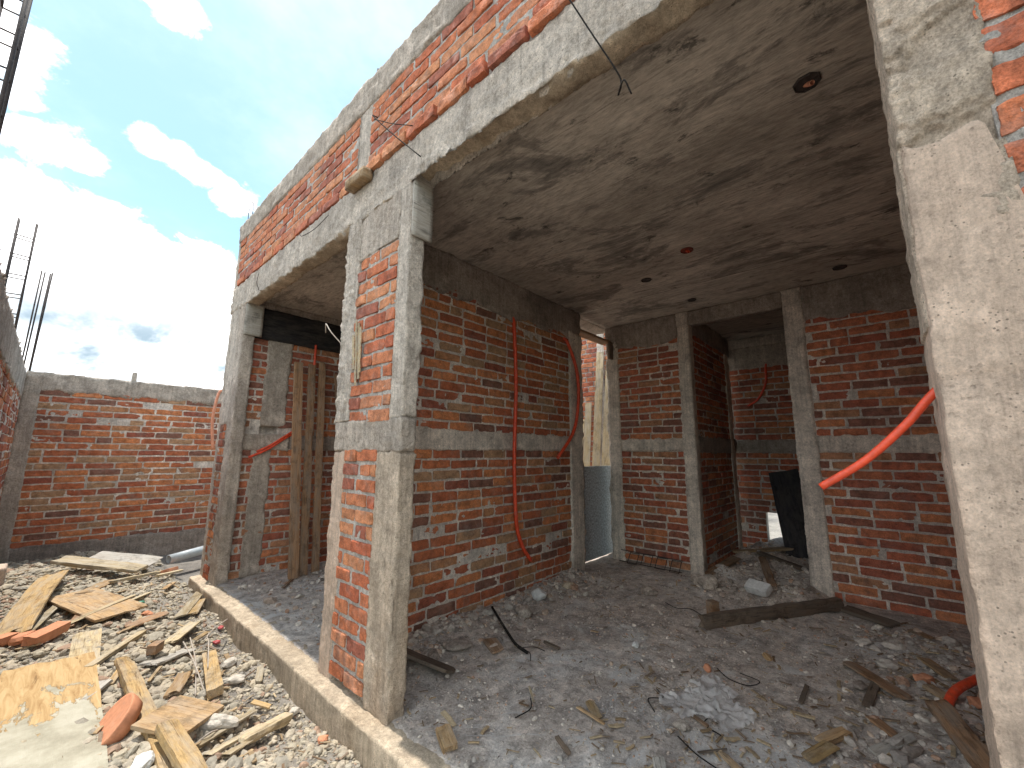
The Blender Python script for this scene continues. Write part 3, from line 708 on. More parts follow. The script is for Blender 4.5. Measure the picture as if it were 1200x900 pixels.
# form boards left on the column heads, and above the doorway
def board_part(name, parent, lo, hi, mat, label=None, seed=0):
    o = box(name, parent, lo, hi, mat, res=0.03, amp=0.0012, freq=6, edge=0.0015, seed=seed)
    if label: o['label'] = label
    return o
board_part('form_board', mp, (FX + 0.002, 2.068, 2.74), (FX + 0.152, 2.088, 3.185), M['wood_grey'], 'grey plywood form board nailed to the head of the middle pillar', 1)
board_part('form_board', lp, (FX + 0.002, 5.40, 2.73), (FX + 0.19, 5.418, 3.125), M['wood_grey'], 'grey plywood form board nailed to the head of the left pillar', 2)
board_part('form_board', LW, (4.47, 2.83, 2.97), (5.31, 2.99, 3.0), M['wood_brown'], 'brown form board under the beam over the doorway', 3)
board_part('form_board', PW, (5.18, 2.80, 2.72), (5.28, 2.83, 2.97), M['wood_dark'], 'short dark board hanging in the corner of the doorway', 4)
def block_part():
    V, F = rough((FX - 0.085, 2.60, 3.36), (FX - 0.008, 2.88, 3.44), res=0.03, amp=0.003, freq=10, edge=0.004, seed=7)
    o = make('wood_block', V, F, M['wood_tan'], pp, None, True, [FX, 2.7, 3.4]); o['label'] = 'short wooden form block left under the parapet column'
block_part()

# ------------------------------------------------------------------ site walls
fw = empty('boundary_wall', (0.9, 8.5, -0.2), 'low red brick site wall at the far end with concrete base and cap', 'wall'); WORLD[fw.name] = np.array([0.9, 8.5, -0.2])
brick_wall('brickwork', fw, (-0.16, 8.505, 0), (1, 0, 0), (0, -1, 0), 4.0, 0.12, 2.22, M['brick'], M['mortar'], 46, bgrid=(8, 5), bl=0.31)
box('footing', fw, (-0.3, 8.488, -0.3), (3.9, 8.62, 0.15), M['concrete_dark'], seed=101, **rw)
box('cap_beam', fw, (-0.3, 8.493, 2.19), (3.9, 8.625, 2.44), M['concrete'], seed=102, fn=drip, **rw)
box('column', fw, (-0.31, 8.483, -0.2), (-0.14, 8.63, 2.41), M['concrete'], seed=103, **rw)
sw = empty('boundary_wall', (-0.3, 6.0, -0.2), 'long rough site wall at the left edge with rebar standing on it', 'wall'); WORLD[sw.name] = np.array([-0.3, 6.0, -0.2])
brick_wall('brickwork', sw, (-0.305, 3.0, 0), (0, 1, 0), (1, 0, 0), 5.5, 0.1, 2.1, M['brick_dark'], M['mortar'], 47, smear=0.010)
box('footing', sw, (-0.55, 3.0, -0.3), (-0.29, 8.5, 0.13), M['concrete'], seed=104, **rw)
box('cap_beam', sw, (-0.55, 3.0, 2.07), (-0.296, 8.5, 2.42), M['concrete'], seed=105, fn=drip, **rw)
yw = empty('courtyard_wall', (6.6, 4.4, -0.2), 'sunlit brick wall of the yard seen through the narrow doorway', 'wall'); WORLD[yw.name] = np.array([6.6, 4.4, -0.2])
brick_wall('brickwork', yw, (6.6, 2.95, 0), (0, 1, 0), (-1, 0, 0), 3.6, -0.2, 4.6, M['brick_bright'], M['mortar_light'], 48, bl=0.27)
box('column', yw, (6.585, 3.68, -0.2), (6.72, 3.83, 4.6), M['concrete_pale'], seed=106, **rw)

# ------------------------------------------------------------------ loose timber
def plank(name, label, cat, group, p0, p1, w, t, mat, up=(0, 0, 1), seed=0, splinter=0.03, bow=0.0, res=None):
    """p0,p1: ends of the centre line at the underside; origin at the middle of the underside"""
    p0 = Vector(p0); p1 = Vector(p1); x = (p1 - p0); L = x.length; x.normalize()
    up = Vector(up); y = up.cross(x).normalized(); z = x.cross(y)
    r = res or max(0.02, min(0.05, w / 4))
    def fn(V2, V, N):
        e = N[:, 0] != 0
        V2[e, 0] -= N[e, 0] * splinter * np.clip(0.3 + 0.8 * fbm(V[e] * np.array([0, 24, 24]) + seed, 3, 2), 0, 2)
        V2[:, 2] += bow * (1 - (2 * V[:, 0] / L) ** 2)
        return V2
    V, F = rough((-L / 2, -w / 2, 0), (L / 2, w / 2, t), res=(r * 1.6, r, max(0.008, t / 2)), amp=min(0.0025, t * 0.12), freq=9, edge=min(0.0025, t * 0.15), chip=min(0.01, t * 0.3), seed=seed, fn=fn)
    o = make(name, V, F, mat, None, None, False, frame((p0 + p1) / 2, x, y, z))
    return tag(o, label, cat, group)
def on(x, y, dz=0.02): return (x, y, float(gh(np.array([x]), np.array([y]))[0]) + dz)
def onf(x, y, dz=0.0): return (x, y, float(fh(np.array([x]), np.array([y]))[0]) + dz)
G1 = 'scrap timber on the rubble outside'
# big sheets, lower left
plank('plywood_sheet', 'large peeling plywood sheet with flaking grey skin in the lower left corner', 'plywood', G1, (0.16, 2.35, -0.075), (0.20, 4.30, 0.0), 0.42, 0.016, M['peeled'], (0.05, -0.05, 1), 201, 0.05, 0.015)
plank('board', 'pale narrow board poking out from under the peeling plywood sheet', 'board', G1, on(0.33, 3.9, 0.01), on(0.40, 4.80, 0.02), 0.16, 0.02, M['wood_pale'], (0, 0, 1), 202)
plank('plank', 'thick yellow plank lying between the terracotta disc and the square board', 'plank', G1, (0.555, 2.45, -0.045), (0.525, 4.03, -0.03), 0.085, 0.045, M['wood_fresh'], (0.15, 0, 1), 203, 0.004)
plank('plank', 'stubby yellow offcut lying on the near end of the thick yellow plank', 'plank', G1, (0.60, 2.28, 0.02), (0.568, 2.80, 0.035), 0.085, 0.045, M['wood_fresh'], (0.1, 0, 1), 204, 0.004)
plank('board', 'square weathered board resting across the yellow plank', 'board', G1, (0.565, 3.02, 0.030), (0.72, 2.78, 0.005), 0.27, 0.022, M['wood_tan'], (0.1, -0.15, 1), 205, 0.004)
plank('strip', 'thin pale strip pointing at the head of the thick yellow plank', 'strip', G1, on(0.36, 4.03, 0.03), on(0.70, 4.48, 0.05), 0.05, 0.025, M['wood_pale'], (0, 0, 1), 206)
plank('shingle', 'pale split shingle on the gravel midway to the curb', 'shingle', G1, on(0.80, 4.18, 0.03), on(1.06, 4.62, 0.03), 0.10, 0.014, M['wood_pale'], (-0.1, 0, 1), 207, 0.08)
plank('board', 'dull grey board on the gravel with a brown block on its end', 'board', G1, on(0.63, 3.82, 0.03), on(0.92, 4.12, 0.02), 0.13, 0.02, M['wood_grey'], (0, 0, 1), 208)
plank('block', 'small brown wood block standing on the dull grey board', 'block', G1, on(0.66, 3.93, 0.05), on(0.72, 4.0, 0.05), 0.06, 0.06, M['wood_brown'], (0, 0, 1), 209, 0.004)
plank('plank', 'short split yellow plank beside the tangle of wire', 'plank', G1, on(0.86, 3.12, 0.04), on(1.0, 3.88, 0.03), 0.085, 0.05, M['wood_fresh'], (-0.15, 0, 1), 210, 0.03)
plank('plank', 'thick pale block plank lying nearest the curb at the lower edge', 'plank', G1, on(0.84, 2.60, 0.03), on(1.14, 2.76, 0.03), 0.06, 0.045, M['wood_pale'], (0, 0, 1), 211, 0.004)
for k, (a, b, c) in enumerate([((0.60, 2.58), (1.02, 2.92), 'topmost pale lath of the splintered bundle by the curb'), ((0.66, 2.50), (1.03, 2.80), 'middle pale lath of the splintered bundle by the curb'), ((0.73, 2.47), (0.97, 2.68), 'lowest and shortest lath of the splintered bundle by the curb')]):
    plank('lath', c, 'lath', 'splintered laths in the bundle', on(*a, 0.03), on(*b, 0.035), 0.042, 0.014, M['wood_pale'], (0, 0, 1), 212 + k, 0.10)
plank('plank', 'light plank leaning against the curb near the left pillar', 'plank', G1, on(0.99, 4.85, 0.03), on(1.31, 5.62, 0.10), 0.10, 0.016, M['wood_pale'], (-0.2, 0, 1), 220)
plank('plank', 'yellow plank lying close beside the light one at the curb', 'plank', G1, on(1.07, 4.82, 0.03), on(1.24, 5.30, 0.05), 0.08, 0.016, M['wood_fresh'], (-0.1, 0, 1), 221, 0.06)
plank('strip', 'long pale strip lying across the brown board', 'strip', G1, (0.20, 4.98, 0.0), (0.74, 5.46, 0.03), 0.05, 0.022, M['wood_pale'], (0, 0, 1), 222)
plank('board', 'wide brown cracked board on the rubble in front of the site wall', 'board', G1, on(0.34, 6.10, 0.05), on(0.62, 4.98, 0.06), 0.36, 0.022, M['wood_tan'], (-0.05, 0.1, 1), 223)
plank('plywood_sheet', 'torn yellow chipboard piece near the left site wall', 'plywood', G1, on(0.0, 5.2, 0.05), on(0.24, 6.72, 0.08), 0.22, 0.02, M['wood_fresh'], (-0.25, -0.1, 1), 224, 0.12, 0.03)
plank('strip', 'splintered strip under the edge of the torn chipboard', 'strip', G1, on(0.05, 5.08, 0.03), on(0.36, 6.2, 0.04), 0.06, 0.015, M['wood_pale'], (0, 0, 1), 225, 0.12)
plank('panel', 'thick white edged panel lying flat in the shade of the far wall', 'panel', G1, on(0.25, 7.13, 0.14), on(0.93, 6.62, 0.14), 0.20, 0.045, M['wood_pale'], (0, -0.1, 1), 226, 0.004)
plank('panel', 'dark grey sheet behind the white edged panel', 'panel', G1, on(0.55, 7.5, 0.14), on(1.1, 7.0, 0.14), 0.30, 0.015, M['wood_grey'], (0.05, -0.35, 1), 227, 0.004)
plank('strip', 'long pale batten running from the panel towards the left pillar', 'strip', G1, on(0.62, 6.2, 0.05), on(1.18, 6.9, 0.06), 0.05, 0.03, M['wood_pale'], (0, 0, 1), 228)
plank('strip', 'pale batten lying nearest the foot of the left pillar', 'strip', G1, on(1.06, 6.5, 0.06), on(1.34, 6.78, 0.09), 0.06, 0.025, M['wood_pale'], (0, 0, 1), 229)
for k, (lab, a, b, w, m) in enumerate([('grey brown board half buried between the brown board and the pale shingle', (0.62, 4.72), (0.92, 5.02), 0.11, 'wood_brown'), ('weathered board lying over the gravel left of the batten', (0.42, 5.95), (0.66, 6.45), 0.13, 'wood_tan'), ('short grey board behind the terracotta disc', (0.28, 3.55), (0.44, 3.78), 0.09, 'wood_grey'), ('tan board end between the thick plank and the short split plank', (0.68, 3.30), (0.80, 3.58), 0.08, 'wood_tan'), ('brown lath lying along the foot of the torn chipboard', (0.30, 5.0), (0.44, 5.6), 0.05, 'wood_brown'), ('pale board piece behind the broken orange brick', (0.02, 5.0), (0.2, 5.22), 0.10, 'wood_pale')]):
    plank('board', lab, 'board', G1, on(*a, 0.03), on(*b, 0.045), w, 0.02, M[m], (0.1 - 0.06 * k, 0.08, 1), 260 + k, 0.05)
rs = np.random.RandomState(5)
where = [((0.10, 4.98), (0.25, 5.02), 'short yellow sliver behind the broken bricks'), ((0.18, 5.30), (0.42, 5.42), 'thin sliver between the chipboard and the brown board'), ((0.55, 4.60), (0.66, 4.72), 'curved sliver left of the pale shingle'),
         ((0.98, 4.30), (1.12, 4.42), 'yellow sliver right of the pale shingle'), ((0.95, 4.05), (1.08, 4.12), 'broad yellow sliver above the short split plank'), ((0.78, 3.50), (0.90, 3.62), 'pale sliver behind the square board'), ((1.02, 3.02), (1.10, 2.92), 'tiny pale sliver beside the block plank'), ((0.72, 5.55), (0.9, 5.75), 'yellow sliver behind the brown board'), ((0.85, 6.0), (1.0, 6.2), 'orange sliver between batten and gravel heap'), ((0.45, 3.75), (0.52, 3.9), 'grey sliver under the head of the thick plank'), ((0.02, 5.3), (0.20, 5.55), 'long sliver lying on the near edge of the torn chipboard'), ((0.30, 5.55), (0.42, 5.85), 'brown sliver between the chipboard and the wide brown board'), ((0.55, 6.45), (0.75, 6.6), 'pale sliver in front of the white edged panel'), ((0.20, 6.35), (0.45, 6.6), 'long sliver between chipboard and white edged panel'), ((1.0, 5.75), (1.12, 5.95), 'short sliver on the gravel before the left pillar'), ((0.62, 3.62), (0.70, 3.78), 'tan sliver behind the square board and the thick plank'), ((1.12, 3.22), (1.18, 3.38), 'small sliver close to the curb beside the middle pillar')]
for k, (a, b, c) in enumerate(where):
    plank('sliver', c, 'sliver', 'wood slivers on the gravel', on(*a, 0.03), on(*b, 0.035), rs.uniform(0.02, 0.05), 0.01, M[['wood_fresh', 'wood_pale', 'wood_tan'][k % 3]], (rs.uniform(-.2, .2), 0, 1), 240 + k, 0.04)

# planks leaning in the left bay
G2 = 'old planks leaning in the left bay'
def lean(label, b, t, w, th, mat, seed, group=G2, name='leaning_plank', face=(0, -1, 0.1), splinter=0.02):
    return plank(name, label, 'plank', group, b, t, w, th, mat, face, seed, splinter, 0.0)
lean('leftmost brown plank leaning in the left bay, reaching the dark lintel', onf(1.99, 5.02, 0.0), (1.99, 5.42, 2.50), 0.105, 0.035, M['wood_brown'], 301)
lean('brown plank with a knot leaning right beside the leftmost one', onf(2.11, 5.06, 0.0), (2.165, 5.44, 2.50), 0.09, 0.035, M['wood_brown'], 302)
lean('slim brown plank behind the pair in the left bay', onf(2.29, 5.16, 0.0), (2.30, 5.455, 2.56), 0.085, 0.03, M['wood_brown'], 303)
lean('rightmost plank of the left bay, half hidden by the middle pillar', onf(2.66, 5.12, 0.0), (2.52, 5.44, 2.42), 0.11, 0.035, M['wood_brown'], 304)
# planks in the yard
G3 = 'pale planks leaning in the yard behind the doorway'
YP = [('first pale plank from the left behind the doorway', (5.75, 3.66), (6.52, 3.98, 2.3), 0.12), ('tall pale plank second from the left behind the doorway', (5.78, 3.52), (6.50, 3.70, 3.2), 0.13), ('tallest pale plank behind the doorway, third from the left', (5.82, 3.38), (6.53, 3.52, 3.02), 0.15), ('brownish plank behind the tall pale ones', (6.2, 3.46), (6.56, 3.46, 2.95), 0.12), ('short pale plank at the right side of the doorway', (5.75, 3.24), (6.50, 3.40, 2.4), 0.14), ('lowest crooked plank across the foot of the pale ones', (5.66, 3.62), (6.30, 3.34, 1.75), 0.10), ('thin pale lath at the left jamb behind the doorway', (5.7, 3.78), (6.52, 4.12, 2.0), 0.09)]
for k, (lab, b, t, w) in enumerate(YP):
    lean(lab, (b[0], b[1], -0.18), t, w, 0.03, M['wood_brown'] if k == 3 else M['wood_pale'], 310 + k, G3, face=(-1, -0.35, 0.3))

# dark plank in the back room and others inside
plank('board', 'wide black board leaning in the small back room', 'board', None, (6.35, 0.90, 0.12), (6.95, 1.13, 1.16), 0.36, 0.03, M['wood_black'], (-1, 0.1, 0.5), 320, 0.01)
plank('timber', 'long dark timber lying on the floor before the back opening', 'timber', None, onf(3.70, 1.27, 0.01), onf(5.02, 0.47, 0.01), 0.07, 0.10, M['wood_dark'], (0, 0, 1), 321, 0.03)
plank('block', 'small square wood block on end of the long dark timber', 'block', None, onf(4.02, 1.30, 0.0), onf(4.09, 1.26, 0.0), 0.075, 0.13, M['wood_brown'], (0, 0, 1), 322, 0.003)
plank('plank', 'dark flat plank on the floor at the foot of the back wall', 'plank', None, onf(5.02, 0.46, 0.01), onf(4.80, 0.10, 0.01), 0.12, 0.03, M['wood_dark'], (-0.15, 0, 1), 323)
plank('plank', 'dark tilted plank end sticking out behind the middle pillar', 'plank', None, (1.66, 2.66, 0.13), (1.90, 2.20, 0.015), 0.17, 0.022, M['wood_dark'], (0.4, 0.0, 1), 324, 0.03)
plank('plank', 'thick weathered plank beside the red tube at the right pillar', 'plank', None, onf(3.30, -0.06, 0.03), (2.70, -0.22, 0.06), 0.10, 0.06, M['wood_brown'], (-0.3, 0.3, 1), 325, 0.01)
plank('board', 'thin brown board flat in the debris left of the red tube', 'board', None, onf(3.78, 0.36, 0.02), onf(3.38, 0.06, 0.02), 0.085, 0.014, M['wood_brown'], (0, 0, 1), 326, 0.06)
plank('plank', 'pale plank on the rubble heap in the back opening', 'plank', None, onf(6.05, 1.62, 0.05), onf(6.45, 1.02, 0.06), 0.12, 0.03, M['wood_tan'], (0, 0, 1), 327)
plank('plank', 'tan plank sunk in the rubble heap of the back opening', 'plank', None, onf(5.1, 1.62, 0.02), onf(5.75, 1.50, 0.05), 0.11, 0.03, M['wood_brown'], (0, 0, 1), 328)
plank('plank', 'thin brown plank crossing the heap beside the right column of the opening', 'plank', None, onf(5.0, 1.0, 0.02), onf(5.7, 1.22, 0.05), 0.08, 0.03, M['wood_brown'], (0, 0, 1), 329)
plank('plank', 'dark plank at the back of the rubble heap below the black board', 'plank', None, onf(5.7, 0.80, 0.04), onf(5.9, 1.3, 0.05), 0.09, 0.03, M['wood_dark'], (0, 0, 1), 330)
plank('foam_block', 'white block lying on the front of the rubble heap', 'block', None, onf(4.86, 1.18, 0.03), onf(4.80, 0.98, 0.03), 0.12, 0.07, M['white_block'], (-0.6, 0, 1), 331, 0.004)
plank('foam_board', 'speckled grey board closing the lower half of the narrow doorway', 'board', None, (4.40, 3.04, 0.03), (5.62, 3.04, 0.03), 0.05, 1.19, M['glass_fibre'], (0, 0, 1), 332, 0.002, res=0.05)
# splintered strips stuck on the middle pillar
sp = []
for k, (y0, z0, y1, z1) in enumerate([(2.60, 1.88, 2.645, 2.28), (2.628, 1.84, 2.67, 2.30), (2.58, 1.92, 2.60, 2.24), (2.655, 1.95, 2.685, 2.2)]):
    v, f = rough((-0.2, -0.012, 0), (0.2, 0.012, 0.006), res=(0.03, 0.008, 0.006), amp=0.002, freq=18, edge=0.001, seed=340 + k)
    L = math.hypot(y1 - y0, z1 - z0); a = math.atan2(z1 - z0, y1 - y0)
    w = v.copy(); w[:, 0] *= L / 0.4
    q = np.stack([FX - 0.012 - 0.004 * k - w[:, 2], (y0 + y1) / 2 + w[:, 0] * math.cos(a) - w[:, 1] * math.sin(a), (z0 + z1) / 2 + w[:, 0] * math.sin(a) + w[:, 1] * math.cos(a)], 1)
    sp.append((q, f))
v, f = join(sp)
tag(make('wood_splinter', v, f, M['wood_pale'], None, None, False, [FX, 2.63, 1.84]), 'splintered pale lath stuck to the bricks of the middle pillar', 'lath')

# ------------------------------------------------------------------ rubble, debris
def ico(sub):
    import bmesh
    b = bmesh.new(); bmesh.ops.create_icosphere(b, subdivisions=sub, radius=1.0)
    V = np.array([v.co[:] for v in b.verts]); F = np.array([[v.index for v in f.verts] for f in b.faces]); b.free(); return V, F
ICO1, ICO2 = ico(1), ico(2)
def rotm(rs, n):
    q = rs.normal(size=(n, 4)); q /= np.linalg.norm(q, axis=1)[:, None]; w, x, y, z = q.T
    return np.stack([np.stack([1 - 2 * (y * y + z * z), 2 * (x * y - z * w), 2 * (x * z + y * w)], 1),
                     np.stack([2 * (x * y + z * w), 1 - 2 * (x * x + z * z), 2 * (y * z - x * w)], 1),
                     np.stack([2 * (x * z - y * w), 2 * (y * z + x * w), 1 - 2 * (x * x + y * y)], 1)], 1)
def scatter(P, S, seed, tmpl=ICO1, flat=0.7, jag=0.35):
    rs = np.random.RandomState(seed); n = len(P); T, F = tmpl
    vs = []
    for k in range(14):
        t = T * (1 + jag * fbm(T * 1.6 + k * 7.7, 5, 2)[:, None]); t = t * np.array([1, rs.uniform(0.6, 1), rs.uniform(0.4, 0.8)]); vs.append(t)
    vs = np.array(vs)[rs.randint(0, 14, n)]
    R = rotm(rs, n)
    V = np.einsum('nij,nkj->nki', R, vs) * S[:, None, None]
    V[:, :, 2] *= flat
    V = V + P[:, None, :]
    FF = (F[None] + (np.arange(n) * len(T))[:, None, None]).reshape(-1, 3)
    return V.reshape(-1, 3), FF
rs = np.random.RandomState(3)
def gravel():
    n = 30000
    y = 1.7 + (8.4 - 1.7) * rs.rand(n) ** 1.5; x = -0.28 + rs.rand(n) * 1.535
    s = np.clip(rs.lognormal(-4.3, 0.58, n), 0.006, 0.055)
    near_curb = x > 0.95; s[near_curb] *= 0.62
    z = gh(x, y) + s * 0.18
    big = s > 0.015
    parts = []
    for m, t, sd in ((big, ICO2, 1), (~big, ICO1, 2)):
        P = np.stack([x[m], y[m], z[m]], 1); parts.append(scatter(P, s[m], sd, t))
    V, F = join(parts)
    tag(make('gravel', V, np.concatenate(F), M['gravel']), 'broken concrete rubble and gravel covering the passage floor', 'rubble', None, 'stuff')
gravel()
def floor_debris():
    n = 15000
    x = 1.40 + rs.rand(n) ** 1.25 * 3.85; y = -0.72 + rs.rand(n) * 3.5
    s = np.clip(rs.lognormal(-5.25, 0.5, n), 0.0025, 0.020)
    keep = rs.rand(n) < 0.45 + 0.55 * (fbm(np.stack([x, y, 0 * x], 1) * 1.6, 44, 3) > -0.05)
    x, y, s = x[keep], y[keep], s[keep]
    nb = 1050                                              # thicker along the walls, in the back opening, at the right
    bx = np.concatenate([rs.uniform(1.6, 4.2, nb), rs.uniform(4.6, 7.0, nb), rs.uniform(2.3, 4.8, nb), rs.uniform(1.5, 2.8, 500)])
    by = np.concatenate([2.82 - np.abs(rs.normal(0, 0.2, nb)), rs.uniform(0.75, 1.72, nb), rs.uniform(-0.6, 0.35, nb), rs.uniform(3.1, 5.4, 500)])
    bs = np.clip(rs.lognormal(-4.3, 0.55, len(bx)), 0.005, 0.06)
    x = np.concatenate([x, bx]); y = np.concatenate([y, by]); s = np.concatenate([s, bs])
    x2 = rs.uniform(1.5, 4.2, 2500); y2 = rs.uniform(3.05, 5.4, 2500); s2 = np.clip(rs.lognormal(-5.1, 0.5, 2500), 0.003, 0.03)
    x = np.concatenate([x, x2]); y = np.concatenate([y, y2]); s = np.concatenate([s, s2])
    z = fh(x, y) + s * 0.25
    big = s > 0.012
    parts = [scatter(np.stack([x[m], y[m], z[m]], 1), s[m], sd, t) for m, t, sd in ((big, ICO2, 11), (~big, ICO1, 12))]
    V, F = join(parts)
    tag(make('debris', V, np.concatenate(F), M['floor_bits']), 'dusty crumbs of mortar and stone strewn over the slab', 'debris', None, 'stuff')
floor_debris()
def splinters():
    n = 900
    x = 1.45 + rs.rand(n) ** 1.2 * 3.7; y = -0.65 + rs.rand(n) * 3.35
    nb = 500; bx = rs.uniform(2.2, 4.4, nb); by = rs.uniform(-0.6, 0.5, nb)
    cx = rs.uniform(1.9, 3.0, 260); cy = rs.uniform(0.3, 1.3, 260)
    x = np.concatenate([x, bx, cx]); y = np.concatenate([y, by, cy]); n = len(x)
    L = np.clip(rs.lognormal(-3.6, 0.6, n), 0.010, 0.11); W = L * rs.uniform(0.05, 0.28, n); T = np.clip(W * 0.4, 0.001, 0.006)
    a = rs.rand(n) * PI; tl = rs.normal(0, 0.12, n)
    idx, F = lattice(2, 1, 1); t = idx / np.array([2, 1, 1.0]) - 0.5
    V = t[None] * np.stack([L, W, T], 1)[:, None]
    V[:, :, 1] += (np.abs(t[None, :, 0]) < 0.2) * (rs.normal(0, 0.25, n) * W)[:, None]
    V[:, :, 2] += V[:, :, 0] * tl[:, None]
    c, s = np.cos(a)[:, None], np.sin(a)[:, None]
    X = V[:, :, 0] * c - V[:, :, 1] * s + x[:, None]; Y = V[:, :, 0] * s + V[:, :, 1] * c + y[:, None]
    Z = V[:, :, 2] + (fh(x, y) + 0.006 + T)[:, None]
    FF = (F[None] + (np.arange(n) * len(t))[:, None, None]).reshape(-1, 4)
    tag(make('splinters', np.stack([X, Y, Z], 2).reshape(-1, 3), FF, M['chips']), 'wood splinters and shavings strewn over the dusty slab', 'splinters', None, 'stuff')
splinters()
def chips_outside():
    n = 650
    y = 2.2 + 5.6 * rs.rand(n) ** 1.4; x = -0.1 + 1.3 * rs.rand(n)
    L = np.clip(rs.lognormal(-3.2, 0.55, n), 0.015, 0.14); W = L * rs.uniform(0.06, 0.3, n); T = np.clip(W * 0.35, 0.0015, 0.008)
    a = rs.rand(n) * PI; tl = rs.normal(0, 0.3, n)
    idx, F = lattice(2, 1, 1); t = idx / np.array([2, 1, 1.0]) - 0.5
    V = t[None] * np.stack([L, W, T], 1)[:, None]
    V[:, :, 2] += V[:, :, 0] * tl[:, None] + (np.abs(t[None, :, 0]) < 0.2) * (rs.normal(0, 0.5, n) * T)[:, None]
    c, s = np.cos(a)[:, None], np.sin(a)[:, None]
    X = V[:, :, 0] * c - V[:, :, 1] * s + x[:, None]; Y = V[:, :, 0] * s + V[:, :, 1] * c + y[:, None]
    Z = V[:, :, 2] + (gh(x, y) + 0.018 + T)[:, None]
    FF = (F[None] + (np.arange(n) * len(t))[:, None, None]).reshape(-1, 4)
    tag(make('splinters', np.stack([X, Y, Z], 2).reshape(-1, 3), FF, M['chips']), 'small wood chips scattered over the sunlit gravel', 'splinters', None, 'stuff')
chips_outside()

# larger individual scraps on the slab
G4 = 'wood scraps on the slab'
SCR = [('split block of pale wood on the slab beside the middle pillar', (1.50, 1.80), (1.445, 1.67), 0.075, 0.03, 'wood_tan'),
       ('slim dark stick near the lower edge of the slab', (1.86, 1.37), (1.80, 1.24), 0.022, 0.012, 'wood_dark'),
       ('yellow T shaped chip, larger arm, near the lower right', (2.86, 0.30), (2.66, 0.40), 0.05, 0.025, 'wood_tan'),
       ('flat tan chip under the yellow chip near the lower right', (2.66, 0.34), (2.50, 0.43), 0.07, 0.012, 'wood_fresh'),
       ('pale curled chip at the centre of the slab', (2.22, 1.40), (2.12, 1.28), 0.05, 0.010, 'wood_fresh'),
       ('tan chip lying across the pale curled chip', (2.12, 1.42), (2.10, 1.22), 0.03, 0.010, 'wood_tan'),
       ('thin pale sliver crossing the middle of the slab', (2.08, 1.72), (2.0, 1.62), 0.012, 0.006, 'wood_pale'),
       ('long brown sliver left of the plastic film', (2.52, 1.02), (2.44, 0.83), 0.022, 0.010, 'wood_brown'),
       ('grey chip lying flat by the long wall under the black cable', (2.38, 2.36), (2.30, 2.18), 0.10, 0.014, 'wood_brown'),
       ('brown stick lying beyond the frayed cable end', (2.60, 2.02), (2.62, 1.88), 0.025, 0.015, 'wood_dark'),
       ('small pale block in the middle of the room', (3.55, 0.80), (3.48, 0.74), 0.05, 0.02, 'wood_tan'),
       ('dark slat right of the middle of the room', (3.28, 0.52), (3.02, 0.52), 0.025, 0.010, 'wood_dark'),
       ('wide tan board piece in the right hand debris', (4.05, -0.02), (3.80, -0.14), 0.08, 0.015, 'wood_tan'),
       ('tan scrap in front of the thin brown board', (3.10, 0.22), (2.92, 0.08), 0.06, 0.014, 'wood_brown'),
       ('grey slat crossing the debris near the right pillar', (3.0, 0.06), (2.76, 0.20), 0.05, 0.012, 'wood_grey'),
       ('brown slat lowest in the right hand debris', (2.62, 0.18), (2.42, 0.02), 0.05, 0.014, 'wood_brown'),
       ('short tan slat beside the plastic film', (2.28, 0.74), (2.20, 0.60), 0.035, 0.010, 'wood_tan'),
       ('crooked dark stick below the plastic film', (2.34, 0.70), (2.20, 0.82), 0.014, 0.008, 'wood_dark'),
       ('pale splinter at the bottom edge below the film', (2.02, 0.92), (1.90, 0.84), 0.06, 0.010, 'wood_grey'),
       ('flat grey lath on the floor of the left bay', (1.78, 4.72), (1.98, 4.98), 0.03, 0.010, 'wood_brown'),
       ('short brown piece by the back wall corner', (4.75, 0.02), (4.62, -0.10), 0.07, 0.02, 'wood_brown'),
       ('long dark lath lying on the right hand debris', (3.55, 0.20), (3.20, 0.24), 0.045, 0.012, 'wood_dark'),
       ('orange brown chip beside the red tube', (3.60, -0.02), (3.48, -0.10), 0.05, 0.03, 'wood_tan')]
for k, (lab, a, b, w, t, m) in enumerate(SCR):
    plank('wood_scrap', lab, 'wood scrap', G4, onf(*a, 0.012 + 0.02 * (k % 3 == 0)), onf(*b, 0.008), w, t, M[m], (rs.uniform(-.2, .2), rs.uniform(-.2, .2), 1), 400 + k, 0.02)

